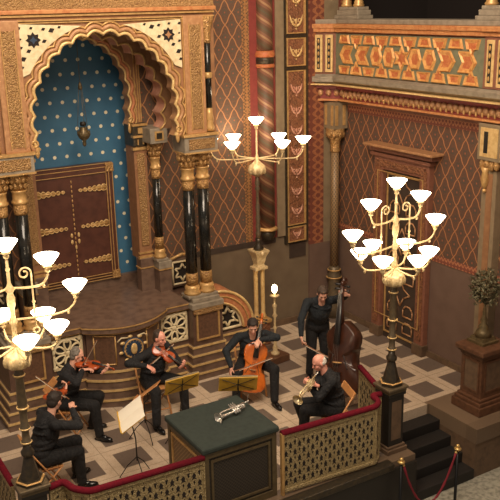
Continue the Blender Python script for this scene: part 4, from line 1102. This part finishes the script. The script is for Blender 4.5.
PS = 1.09
def person(label, loc, heading, sit, look, rh, lh, hair='hair_dark', style='full', elbows=((-.3, -1, -.5), (-.3, 1, -.5)), legs=None, lean=.12, twist=0, cloth='cloth_black', build=1.1, glasses=False, skin='skin', curl=(1.0, 1.0), hands=(None, None), side_lean=0, head_drop=0):
    """rh/lh: wrist targets in world space; look: (yaw, pitch) of the head in the person's own frame."""
    t = thing('person', label, 'person', (loc[0], loc[1], 0), heading)
    t.scale = (PS, PS, PS); t['group'] = 'musicians of the ensemble'
    Mi = (Matrix.Translation((loc[0], loc[1], 0)) @ Matrix.Rotation(heading, 4, 'Z') @ Matrix.Scale(PS, 4)).inverted()
    Mr = Matrix.Rotation(-heading, 3, 'Z')
    hz = .56 if sit else .93
    P0 = Vector((0, 0, hz)); chest = Vector((lean * .8, side_lean * .7, hz + .36)); neck = Vector((lean * 1.25, side_lean, hz + .53)); 
    tw = Matrix.Rotation(twist, 3, 'Z')
    shR = chest + Vector((lean * .25, 0, .105)) + tw @ Vector((0, -.19 * build, 0)); shL = chest + Vector((lean * .25, 0, .105)) + tw @ Vector((0, .19 * build, 0))
    yaw, pitch = look; Rh = Matrix.Rotation(yaw, 3, 'Z') @ Matrix.Rotation(pitch, 3, 'Y')
    hc = neck + Vector((.035, 0, .055)) + Rh @ Vector((.02, 0, .10)) + Vector((0, 0, -head_drop))
    RW = Mi @ Vector(rh); LW = Mi @ Vector(lh)
    eR, RW = ik(shR, RW, .29, .27, elbows[0]); eL, LW = ik(shL, LW, .29, .27, elbows[1])
    if legs is None: legs = ((.42, -.14, .43, -.15), (.42, .14, .43, .15)) if sit else ((.05, -.11, .0, -.13), (.05, .11, -.0, .13))
    LG = []
    for i, (kx, ky, fx, fy) in enumerate(legs):
        hip = Vector((0.0, (-.095, .095)[i], hz - (.02 if sit else .04))); ft = Vector((fx, fy, .085)); kn = Vector((kx, ky, .54 if sit else .50)); LG.append((hip, kn, ft))
    # ---- body (skin)
    b = MB(skin)
    b.ell(hc + Rh @ Vector((-.008, 0, .022)), (.092, .074, .088), 16, 12, Rh); b.ell(hc + Rh @ Vector((.025, 0, -.045)), (.062, .056, .068), 14, 10, Rh)
    b.ell(hc + Rh @ Vector((.058, 0, -.085)), (.028, .032, .024), 12, 8, Rh)
    cap(b, hc + Rh @ Vector((.082, 0, .012)), hc + Rh @ Vector((.104, 0, -.026)), .009, .014, 8)
    b.ell(hc + Rh @ Vector((.082, 0, -.060)), (.012, .026, .012), 10, 6, Rh)
    b.ell(hc + Rh @ Vector((.072, 0, .028)), (.018, .052, .011), 10, 6, Rh)
    for s_ in (-1, 1):
        b.ell(hc + Rh @ Vector((-.004, s_ * .078, -.008)), (.018, .010, .031), 10, 8, Rh); b.ell(hc + Rh @ Vector((.055, s_ * .038, -.028)), (.026, .022, .024), 10, 8, Rh)
    cap(b, neck + Vector((0, 0, -.06)), hc + Rh @ Vector((-.02, 0, -.05)), .058, .052)
    cap(b, P0, chest, .11, .12); cap(b, chest, neck + Vector((0, 0, -.06)), .11, .06); cap(b, shR, shL, .045, .045)
    for S_, e, W in ((shR, eR, RW), (shL, eL, LW)): cap(b, S_, e, .040, .032); cap(b, e, W, .034, .024)
    for hip, kn, ft in LG: cap(b, hip, kn, .07, .05); cap(b, kn, ft, .05, .036)
    for k, (e, W) in enumerate(((eR, RW), (eL, LW))):
        if hands[k] is None: d, pl_, th = (W - e), (0, 0, -1), (0, 1 if k == 0 else -1, .3)
        else: d, pl_, th = [Mr @ Vector(q) for q in hands[k]]
        hand(b, W, d, pl_, th, curl[k])
    remesh(b.build('body', t), .0062, 1)
    # ---- clothes
    b = MB(cloth)
    b.ell(P0 + Vector((0.0, 0, .06)), (.135 * build, .165 * build, .13), 16, 10); cap(b, P0 + Vector((.0, 0, .10)), chest + Vector((0, 0, -.08)), .135 * build, .145 * build)
    b.ell(chest + Vector((0.0, 0, -.02)), (.125 * build, .175 * build, .17), 16, 10, tw); b.ell(chest + Vector((lean * .1 - .01, 0, .08)), (.105, .17 * build, .085), 16, 10, tw)
    cap(b, shR, shL, .068, .068); cap(b, chest + Vector((lean * .25, 0, .13)), neck + Vector((-.005, 0, -.035)), .085, .064)
    for S_, e, W in ((shR, eR, RW), (shL, eL, LW)):
        cap(b, S_, e, .068, .056); w2 = e + (W - e) * .90; cap(b, e, w2, .056, .040)
        b.ell(e, (.060, .060, .060))
    # folds
    for k in range(5):
        z_ = hz + .12 + k * .07; b.ring((lean * .8 * (z_ - hz) / .36, side_lean * .5, z_), .140 * build, .012, (.15 * math.sin(k * 2.1), .2 * math.cos(k * 1.7), 1), 18, sc=(1, 1.1))
    ob = remesh(b.build('shirt', t), .011, 2)
    b = MB('cloth_trouser'); b.ell(P0 + Vector((0, 0, -.01)), (.14 * build, .175 * build, .12), 16, 10)
    for hip, kn, ft in LG:
        cap(b, hip, kn, .106, .082); cap(b, kn, ft + Vector((0, 0, .02)), .080, .062); b.ell(kn, (.078, .078, .074)); b.ring(ft + Vector((0, 0, .03)), .055, .012)
    remesh(b.build('trousers', t), .011, 2)
    for hip, kn, ft in LG:
        dd = Vector((1, .25 * math.copysign(1, ft.y), 0)).normalized(); sd = Vector((-dd.y, dd.x, 0)); R3 = Matrix((dd, sd, Vector((0, 0, 1)))).transposed(); f0 = Vector((ft.x, ft.y, 0))
        b = MB('shoe_black'); b.ell(f0 + dd * .11 + Vector((0, 0, .040)), (.095, .046, .036), 14, 8, R3); b.ell(f0 + dd * .0 + Vector((0, 0, .052)), (.065, .042, .046), 14, 8, R3); b.ell(f0 + dd * .06 + Vector((0, 0, .056)), (.07, .038, .040), 14, 8, R3)
        b.ell(f0 + dd * .06 + Vector((0, 0, .016)), (.155, .046, .014), 16, 6, R3); remesh(b.build('shoe', t), .008, 1)
    # ---- hair, eyes
    b = MB(hair)
    if style == 'full':
        b.ell(hc + Rh @ Vector((-.022, 0, .032)), (.094, .086, .090), 18, 12, Rh); b.ell(hc + Rh @ Vector((-.050, 0, -.02)), (.060, .076, .075), 16, 10, Rh); b.ell(hc + Rh @ Vector((.035, 0, .092)), (.050, .060, .026), 14, 8, Rh)
    elif style == 'short':
        b.ell(hc + Rh @ Vector((-.024, 0, .028)), (.086, .080, .084), 18, 12, Rh); b.ell(hc + Rh @ Vector((-.045, 0, -.02)), (.056, .072, .065), 16, 10, Rh)
    else:
        b.ell(hc + Rh @ Vector((-.036, 0, -.012)), (.068, .084, .050), 18, 12, Rh); b.ell(hc + Rh @ Vector((-.055, 0, .012)), (.050, .070, .055), 16, 10, Rh)
    if style != 'bald':
        for k in range(30):
            a_ = rnd.uniform(-2.2, 2.2) + PI; ph = rnd.uniform(.1, 1.3); q = Vector((math.cos(a_) * math.cos(ph), math.sin(a_) * math.cos(ph), math.sin(ph))); b.ell(hc + Rh @ (Vector((-.022, 0, .026)) + Vector((q.x * .086, q.y * .078, q.z * .086))), .016, 8, 6)
    remesh(b.build('hair', t), .007, 1)
    for s_ in (-1, 1):
        b = MB('eye_dark'); b.ell(hc + Rh @ Vector((.079, s_ * .031, .006)), (.008, .013, .006), 8, 6, Rh); b.build('eye', t)
    b = MB('lip'); b.ell(hc + Rh @ Vector((.092, 0, -.062)), (.006, .022, .005), 10, 6, Rh); b.build('mouth', t)
    if glasses:
        b = MB('black_metal')
        for s_ in (-1, 1):
            b.ring(hc + Rh @ Vector((.098, s_ * .033, .004)), .022, .0025, Rh @ Vector((1, 0, 0)), 14); b.tube([hc + Rh @ Vector((.098, s_ * .055, .006)), hc + Rh @ Vector((.0, s_ * .082, .006))], .0025, 5)
        b.tube([hc + Rh @ Vector((.100, -.011, .006)), hc + Rh @ Vector((.100, .011, .006))], .0025, 5); b.build('glasses', t)
    return t

# ------------------------------------------------------------------ string instruments
def fiddle(name, label, bottom, scroll, normal, bl, w, rib, tot, mat, pin=0, pegs=4, gap=0):
    """bottom, scroll: world points of the axis; normal: where the belly looks; w = (lower, waist, upper) widths."""
    bo_, sc_ = Vector(bottom), Vector(scroll); ax = (sc_ - bo_).normalized(); n_ = Vector(normal); n_ = (n_ - n_.dot(ax) * ax).normalized(); y_ = n_.cross(ax)
    t = bpy.data.objects.new(name, None); COL.objects.link(t); t['label'] = label; t['category'] = name.replace('_', ' ')
    Q = Matrix((ax, y_, n_)).transposed().to_4x4(); t.matrix_world = Matrix.Translation(bo_) @ Q
    lw, ww, uw = [q / 2 for q in w]
    half = [(0, 0), (.012, .45 * lw), (.05, .80 * lw), (.13, .98 * lw), (.21, lw), (.30, .93 * lw), (.355, .84 * lw), (.375, .88 * lw), (.385, .80 * lw), (.43, 1.08 * ww), (.50, ww), (.57, 1.05 * ww), (.625, .86 * uw), (.635, .93 * uw), (.66, .88 * uw), (.72, .97 * uw), (.80, uw), (.89, .93 * uw), (.95, .72 * uw), (.985, .42 * uw), (1, .12 * uw)]
    if bl > .9: half = half[:17] + [(.86, .86 * uw), (.92, .58 * uw), (.97, .30 * uw), (1, .12 * uw)]
    P_ = [(x * bl, y) for x, y in half] + [(x * bl, -y) for x, y in half[::-1][:-1]]
    def sc(k, o=0): return [((x - bl / 2) * k + bl / 2, y * k) for x, y in P_]
    b = MB(mat); n = len(P_); levels = [(-rib - .006 * bl / .355, .60), (-rib - .003 * bl / .355, .86), (-rib, 1.0), (-rib + .006, 1.03), (-.006, 1.03), (0, 1.0), (.004 * bl / .355, .86), (.011 * bl / .355, .55), (.013 * bl / .355, .25)]
    vs = [];
    for z, k in levels: vs += [(x, y, z) for x, y in sc(k)]
    fs = [(i * n + j, i * n + (j + 1) % n, (i + 1) * n + (j + 1) % n, (i + 1) * n + j) for i in range(len(levels) - 1) for j in range(n)]
    b.add(vs, fs, True); b.add([(x, y, levels[0][0]) for x, y in sc(.60)] + [(bl * .5, 0, levels[0][0])], [(j, (j + 1) % n, n) for j in range(n)]); b.add([(x, y, levels[-1][0]) for x, y in sc(.25)] + [(bl * .5, 0, levels[-1][0])], [(j, (j + 1) % n, n) for j in range(n)])
    b.build('body', t)
    k = bl / .355; nk = tot - bl; hgt = .012 * k
    b = MB(mat); b.tube([(bl * .98, 0, -.004 * k), (bl + nk * .3, 0, .004 * k), (bl + nk * .62, 0, .004 * k), (bl + nk * .85, 0, -.004 * k)], [.017 * k, .012 * k, .0115 * k, .010 * k], 10)
    pts = []
    for i in range(18):
        a = PI * .5 + i / 17 * PI * 2.6; rr = .016 * k * (1 - i / 26); pts.append((bl + nk * .90 + rr * math.cos(a) * 1.0, 0, -.016 * k + rr * math.sin(a)))
    b.tube([(bl + nk * .80, 0, -.002 * k)] + pts, [.011 * k] + [.009 * k] * 18, 8); nko = b.build('neck', t)
    b = MB('ebony'); b.tube([(bl * .70, 0, .030 * k), (bl + nk * .62, 0, .014 * k)], [.020 * k, .0125 * k], 10, flat=.45); b.build('fingerboard', t)
    b = MB('ebony'); b.prism([(.02 * k, -.011 * k), (.12 * k * .95, -.022 * k), (.12 * k * .95, .022 * k), (.02 * k, .011 * k)], .018 * k, .025 * k); b.build('tailpiece', t)
    b = MB('maple'); b.prism([(-.024 * k, .008 * k), (-.020 * k, .03 * k), (0, .040 * k), (.020 * k, .03 * k), (.024 * k, .008 * k), (.012 * k, .008 * k), (0, .016 * k), (-.012 * k, .008 * k)], bl * .445, bl * .457, 'x'); b.build('bridge', t)
    b = MB('string_steel')
    for s_ in (-1.5, -.5, .5, 1.5): b.tube([(.11 * k, s_ * .008 * k, .024 * k), (bl * .45, s_ * .010 * k, .041 * k), (bl + nk * .62, s_ * .0045 * k, .020 * k), (bl + nk * .78, s_ * .003 * k, .004 * k)], .0011 * k ** .5, 4)
    b.build('strings', t)
    for i in range(4):
        s_ = 1 if i % 2 else -1; x = bl + nk * (.68 + .05 * i); b = MB('ebony'); b.tube([(x, 0, 0), (x, s_ * .026 * k, 0), (x, s_ * .030 * k, 0), (x, s_ * .042 * k, 0)], [.003 * k, .003 * k, .007 * k, .006 * k], 6); b.build('peg', nko)
    for s_ in (-1, 1):
        b = MB('ebony'); c = bl * .46; o_ = ww * .62
        b.tube([(c - .035 * k, s_ * (o_ + .016 * k), .009 * k), (c - .025 * k, s_ * (o_ + .010 * k), .0105 * k), (c + .02 * k, s_ * (o_ - .006 * k), .0125 * k), (c + .033 * k, s_ * (o_ - .012 * k), .0115 * k)], [.0035 * k, .0022 * k, .0022 * k, .003 * k], 6); b.build('sound_hole', t)
    if pin: b = MB('string_steel'); b.tube([(0, 0, -rib * .5), (-pin, 0, -rib * .5)], [.006, .004], 8); b.build('end_pin', t)
    elif bl < .5: b = MB('ebony'); b.ell((.045, .035, .022), (.032, .024, .009), 12, 6); b.build('chin_rest', t)
    return t
def bow(label, frog, tip, L_=.73, up=(0, 0, 1), thick=1.0):
    f_, p_ = Vector(frog), Vector(tip); ax = (p_ - f_).normalized(); u = Vector(up); u = (u - u.dot(ax) * ax).normalized(); y_ = u.cross(ax)
    t = bpy.data.objects.new('bow', None); COL.objects.link(t); t['label'] = label; t['category'] = 'bow'
    t.matrix_world = Matrix.Translation(f_) @ Matrix((ax, y_, u)).transposed().to_4x4()
    b = MB('bow_wood'); b.tube([(0, 0, .022), (L_ * .3, 0, .014), (L_ * .6, 0, .013), (L_ * .97, 0, .022), (L_, 0, .014), (L_, 0, .0)], [.0055 * thick, .005 * thick, .0045 * thick, .004 * thick, .005, .004], 7); b.build('stick', t)
    b = MB('bow_hair'); b.box((.05, -.005 * thick, -.002), (L_ - .005, .005 * thick, .001)); b.build('hair', t)
    b = MB('ebony'); b.box((.02, -.007, -.003), (.07, .007, .018), .003); b.build('frog', t)
    return t

# ------------------------------------------------------------------ chairs, stands
def folding_chair():
    t = thing('folding_chair', 'x', 'chair')
    for s in (-1, 1):
        b = MB('wood_light'); b.tube([(.26, s * .20, .012), (-.22, s * .20, .80)], .016, 6, flat=.7); b.build('leg', t)
        b = MB('wood_light'); b.tube([(-.24, s * .175, .012), (.20, s * .175, .44)], .015, 6, flat=.7); b.build('leg', t)
    b = MB('wood_light')
    for i in range(6): b.box((-.20 + i * .070, -.185, .435), (-.14 + i * .070, .185, .452), .004)
    b.box((-.2, -.17, .415), (.21, -.14, .435)).box((-.2, .14, .415), (.21, .17, .435)); b.build('seat', t)
    b = MB('wood_light'); b.T = Matrix.Translation((-.205, 0, .765)) @ Matrix.Rotation(-.5, 4, 'Y'); b.box((-.010, -.215, -.05), (.012, .215, .05), .005); b.build('backrest', t)
    b = MB('wood_light'); b.tube([(.20, -.2, .11), (.20, .2, .11)], .010, 6); b.tube([(-.18, -.175, .07), (-.18, .175, .07)], .010, 6); b.build('stretcher', t)
    return t
def music_stand(label, base, desk_c, wdir, ddir, w=.48, h=.33, sheets=True, desk='desk_yellow'):
    """wdir: along the desk's width, ddir: up its height."""
    t = thing('music_stand', label, 'music stand', (base[0], base[1], 0)); o = Vector((base[0], base[1], 0)); c = Vector(desk_c) - o
    b = MB('black_metal')
    b.tube([(0, 0, .28), (0, 0, .62), (c.x, c.y, c.z - .12), c], [.011, .010, .008, .007], 8); b.build('pole', t)
    for i in range(3):
        a = i * 2 * PI / 3 + .5; b = MB('black_metal'); b.tube([(0, 0, .34), (.14 * math.cos(a), .14 * math.sin(a), .20), (.26 * math.cos(a), .26 * math.sin(a), .012)], .007, 6); b.build('leg', t)
    W = Vector(wdir).normalized(); D = Vector(ddir); D = (D - D.dot(W) * W).normalized(); W = -W; N = W.cross(D)
    T_ = Matrix.Translation(c) @ Matrix((W, D, N)).transposed().to_4x4()
    b = MB(desk); b.T = T_; b.box((-w / 2, -h / 2, -.006), (w / 2, h / 2, .006), .003); b.box((-w / 2, -h / 2, 0), (w / 2, -h / 2 + .012, .035), .003); dk = b.build('desk', t)
    b = MB('black_metal'); b.T = T_; b.tube([(-w * .42, h * .40, -.012), (0, 0, -.016), (w * .42, h * .40, -.012)], .005, 5); b.tube([(-w * .42, -h * .38, -.012), (0, 0, -.016), (w * .42, -h * .38, -.012)], .005, 5); b.tube([(0, -h * .4, -.014), (0, h * .4, -.014)], .007, 5); b.build('brace', dk)
    if sheets:
        b = MB('paper'); b.T = T_
        n = 8
        for s in (-1, 1):
            vs = []
            for i in range(n + 1):
                x = s * (i / n) * w * .50; z = .012 + .012 * math.sin(PI * i / n)
                vs += [(x, -h / 2 + .014, z), (x, h / 2 + .02, z)]
            vs += [(x_, y_, z_ - .004) for x_, y_, z_ in vs]
            m_ = 2 * (n + 1)
            b.add(vs, [(2 * i, 2 * i + 2, 2 * i + 3, 2 * i + 1) for i in range(n)] + [(2 * i + m_, 2 * i + 1 + m_, 2 * i + 3 + m_, 2 * i + 2 + m_) for i in range(n)], True)
        ob = b.build('sheet_music'); ob.location = o
        tag(ob, 'white sheet music on the stand' + sheets, 'sheet music')
    return t
Hd = math.radians
# viola player at the left, seen from behind-left
h1 = Hd(-3)
P1 = (-7.50, -3.40)
v1b = Vector((-7.24, -3.20, 1.30)); v1s = Vector((-6.80, -2.70, 1.22))
person('seated musician in black with dark grey hair, nearest the left candelabrum', P1, h1, True, (.55, .40),
       Vector((-7.02, -3.42, 1.18)), Vector((-6.93, -2.90, 1.19)), 'hair_dark', 'full', legs=((.44, -.12, .46, -.10), (.50, .16, .48, .20)), lean=.13, twist=.15,
       elbows=((-.2, -1, -.5), (.2, .4, -1)), hands=(((.3, .9, .3), (0, .3, -1), (.5, .2, .6)), ((.3, .5, .5), (-.6, .3, .6), (-.3, .5, .6))))
fiddle('viola', 'brown viola held under the chin of the nearest left musician', v1b, v1s, (-.1, -.25, 1), .43, (.255, .14, .20), .04, .70, 'varnish_violin')
bow('viola bow rising behind the head of the nearest left musician', (-7.02, -3.33, 1.26), (-7.26, -2.68, 1.42), .72)
# violinist behind him
h2 = Hd(-38); P2 = (-6.66, -1.98)
v2b = Vector((-6.47, -2.10, 1.26)); v2s = Vector((-6.04, -2.56, 1.18))
person('seated violinist in black with grey hair and glasses, before the left rosette panel', P2, h2, True, (.25, .35),
       Vector((-6.46, -2.33, 1.18)), Vector((-6.15, -2.50, 1.12)), 'hair_grey', 'short', legs=((.46, -.12, .50, -.12), (.44, .18, .30, .20)), lean=.11, glasses=True,
       elbows=((-.2, -1, -.3), (.2, .5, -1)), hands=(((.8, -.3, .1), (0, -.2, -1), (.2, .5, .6)), ((.5, -.5, .5), (-.6, .3, .6), (-.3, .5, .6))))
fiddle('violin', 'reddish violin played by the grey-haired violinist with glasses', v2b, v2s, (-.2, -.2, 1), .385, (.226, .122, .182), .035, .64, 'varnish_violin')
f2 = at_z(83, 366, 1.22); bow('violin bow pointing upwards, held by the violinist with glasses', f2, at_dist(97, 341, f2, .72), .72)
# violinist in the middle
h3 = Hd(-68); P3 = (-5.22, -2.02)
v3b = at_z(154, 346, 1.22); v3s = at_dist(187, 369, v3b, .62, True)
f3 = at_z(150, 366, 1.02)
person('seated violinist in black with receding short hair, before the blue medallion', P3, h3, True, (.15, .22),
       at_z(147, 366, 1.02), v3s.lerp(v3b, .18) + Vector((0, 0, -.03)), 'hair_brown', 'short', legs=((.36, -.30, .44, -.40), (.44, .20, .46, .20)), lean=.10, build=1.18, skin='skin_flush',
       elbows=((-.3, -1, -.1), (.1, .7, -1)), hands=(((.5, -.6, -.3), (.3, -.3, -1), (.6, .3, .6)), ((.2, -.6, .5), (-.6, .3, .6), (-.3, .5, .6))))
fiddle('violin', 'orange-brown violin played by the violinist before the blue medallion', v3b, v3s, (-.35, -.45, .8), .385, (.226, .122, .182), .035, .64, 'varnish_violin')
bow('violin bow slanting across the violin before the blue medallion', f3, at_dist(174, 344, f3, .72, False), .72)
# cellist
h4 = Hd(-108); P4 = (-3.52, -2.28)
cb = at_z(249, 392, .27); cs_ = at_dist(264, 306, cb, 1.32, False)
ax4 = (cs_ - cb).normalized(); n4 = Vector((-.42, -.86, .30)); n4 = (n4 - n4.dot(ax4) * ax4).normalized(); br4 = cb + ax4 * .46 + n4 * .125
f4 = at_dist(230, 374, br4, .40); sh4 = Vector((-3.79, -2.42, 1.10)); W4 = f4 + (sh4 - f4).normalized() * .10
person('seated cellist in black with dark hair, right of the ark columns', P4, h4, True, (-.15, .45),
       W4, at_z(259, 340, 1.12), 'hair_dark', 'full', legs=((.44, -.30, .42, -.32), (.44, .28, .58, .24)), lean=.17, cloth='cloth_bluish',
       elbows=((-.1, -1, .05), (.1, 1, .1)), hands=((tuple(f4 - W4), (.3, -.3, -.6), (.8, -.2, .2)), ((-.6, -.5, -.2), (.1, .5, -1), (-.2, -.2, -.9))), curl=(1, 1.1))
fiddle('cello', 'glossy orange cello held between the knees of the seated cellist', cb, cs_, (-.42, -.86, .30), .82, (.48, .265, .375), .13, 1.32, 'varnish_orange', pin=.22)
bow('cello bow drawn level across the strings of the orange cello', f4, f4 + (br4 - f4).normalized(), .74, thick=1.5)
# double bass player
h5 = Hd(-112); P5 = (-2.24, -2.46)
bb = at_z(338, 395, .28); bs_ = at_dist(343, 272, bb, 1.90, False)
f5 = at_z(302, 344, .93)
person('standing double bass player in black, bending his dark head over the instrument', P5, h5, False, (-.1, .55),
       at_z(301, 338, 1.0), bb.lerp(bs_, .83) + Vector((.09, -.07, -.02)), 'hair_brown', 'full', lean=.20, cloth='cloth_bluish', head_drop=.02, build=1.14,
       elbows=((-.1, -1, .1), (-.1, 1, .1)), hands=(((-.2, -.6, -.8), (.4, -.5, -.4), (.6, .2, .3)), ((-.75, .05, .35), (.1, .9, 0), (0, .1, 1))), curl=(1, 1.1))
fiddle('double_bass', 'dark brown double bass leaning towards the standing player', bb, bs_, (-.93, -.30, .10), 1.18, (.72, .44, .54), .24, 1.92, 'varnish_bass', pin=.26)
bow('double bass bow pointing down to the right from the standing player', f5, at_dist(340, 364, f5, .72), .72, thick=1.4)
# trumpeter
h6 = Hd(163); P6 = (-3.34, -4.42)
person('seated trumpeter in black, bald on top with white hair, beside the right railing', P6, h6, True, (.0, .45),
       at_z(316, 385, 1.12), at_z(307, 381, 1.12), 'hair_white', 'bald', legs=((.44, -.22, .30, -.34), (.42, .0, .44, -.05)), lean=.10, skin='skin_flush',
       elbows=((.1, -.5, -1), (.1, .5, -1)), hands=(((-.8, .5, .5), (-.4, .8, -.2), (-.2, 0, 1)), ((-.8, -.4, .5), (.3, -.8, -.2), (-.2, 0, 1))), curl=(1.1, 1.1))
def trumpet(label, mouth, bell, mat, up=(0, 0, 1)):
    sc_t = 1.2
    m0, b0 = Vector(mouth), Vector(bell); ax = (b0 - m0).normalized(); u = Vector(up); u = (u - u.dot(ax) * ax).normalized(); y_ = u.cross(ax)
    t = bpy.data.objects.new('trumpet', None); COL.objects.link(t); t['label'] = label; t['category'] = 'trumpet'
    t.matrix_world = Matrix.Translation(m0) @ Matrix((ax, y_, u)).transposed().to_4x4() @ Matrix.Scale(sc_t, 4); t['group'] = 'trumpets'
    b = MB(mat); b.T = Matrix(((0, 0, 1, 0), (0, 1, 0, 0), (1, 0, 0, 0), (0, 0, 0, 1)))
    b.lathe([(.011, .10), (.012, .30), (.016, .38), (.024, .43), (.038, .465), (.064, .490), (.068, .494), (.062, .488), (.034, .458), (.016, .40)], (-.035, 0, 0), 20); b.build('bell', t)
    b = MB(mat); b.tube([(.06, 0, .02), (.40, 0, .02), (.43, 0, .012), (.44, 0, -.008), (.43, 0, -.028), (.40, 0, -.035), (.18, 0, -.035)], .010, 8)
    b.tube([(.19, 0, -.035), (.12, 0, -.035), (.095, 0, -.02), (.095, 0, .0), (.12, 0, .012), (.2, .01, .0)], .010, 8); b.tube([(.25, .02, -.01), (.15, .025, -.01), (.14, .025, -.025), (.15, .025, -.04), (.25, .02, -.04)], .006, 6); b.build('tubing', t)
    for i in range(3):
        b = MB(mat); b.tube([(.20 + i * .03, .008, -.075), (.20 + i * .03, .008, .045)], .0125, 10); b.tube([(.20 + i * .03, .008, .045), (.20 + i * .03, .008, .068), (.20 + i * .03, .008, .072)], [.004, .004, .009], 8); b.build('valve', t)
    b = MB('silver'); b.tube([(0, 0, .02), (.012, 0, .02), (.03, 0, .02), (.07, 0, .02)], [.0135, .012, .006, .007], 10); b.build('mouthpiece', t)
    return t
tm = at_z(318, 374, 1.27); trumpet('brass trumpet played by the bald musician, bell pointing down left', tm, at_dist(297, 398, tm, .60), 'trumpet_brass')
ty = Vector((-4.86, -4.50, 1.12)); trumpet('silver trumpet lying on the green top of the reading desk', ty, Vector((-5.30, -4.58, 1.12)), 'silver', (0, .9, .35))

# chairs
c0 = folding_chair(); c0.location = (P1[0] + .02, P1[1], 0); c0.rotation_euler = (0, 0, h1)
c0['label'] = 'light wooden folding chair under the viola player nearest the left candelabrum'
for lb, P_, h_ in (('light wooden folding chair under the violinist with glasses', P2, h2), ('light wooden folding chair under the violinist before the blue medallion', P3, h3 - .5), ('light wooden folding chair under the cellist, hidden by his legs', P4, h4), ('light wooden folding chair under the bald trumpeter', P6, h6)):
    dup(c0, lb, (P_[0], P_[1], 0), h_, None)

# music stands
music_stand('yellow music stand for the middle violinist, seen from its braced back', (-5.30, -3.22), at_z(182, 384, 1.12), (.97, -.1, .06), (.1, -.40, .90), .52, .29, ' before the middle violinist')
music_stand('yellow music stand for the cellist, just behind the reading desk', (-4.62, -3.62), at_z(238, 384, 1.10), (.90, -.42, -.04), (-.1, -.4, .90), .56, .29, ' in front of the cellist')
music_stand('music stand with bright white pages for the viola player', (-6.25, -3.72), at_z(131, 415, 1.12), (.29, .95, .15), (.75, .30, .55), .48, .38, ' facing the viola player')
music_stand('wooden music stand seen edge-on, between the two violinists', (-5.70, -2.78), at_z(147.5, 391, 1.12), (.493, .822, -.286), (.75, -.35, .58), .46, .40, None, 'wood_light')
for o in list(COL.objects):
    if o.parent is None and o.get('category'):
        g = {'bow': 'bows of the string players', 'violin': 'violins', 'music stand': 'music stands of the musicians', 'sheet music': 'sheet music on the stands', 'chair': 'folding chairs of the musicians', 'post': 'rope posts by the stairs'}.get(o['category'])
        if o.name.startswith('candelabrum'): g = 'candelabra'
        if o.name.startswith('lamp_pedestal'): g = 'lamp pedestals'
        if o.name.startswith('gallery_column'): g = 'gallery columns'
        if g: o['group'] = g
        if o['category'] == 'chair': o.scale = (1.08, 1.08, 1.08)
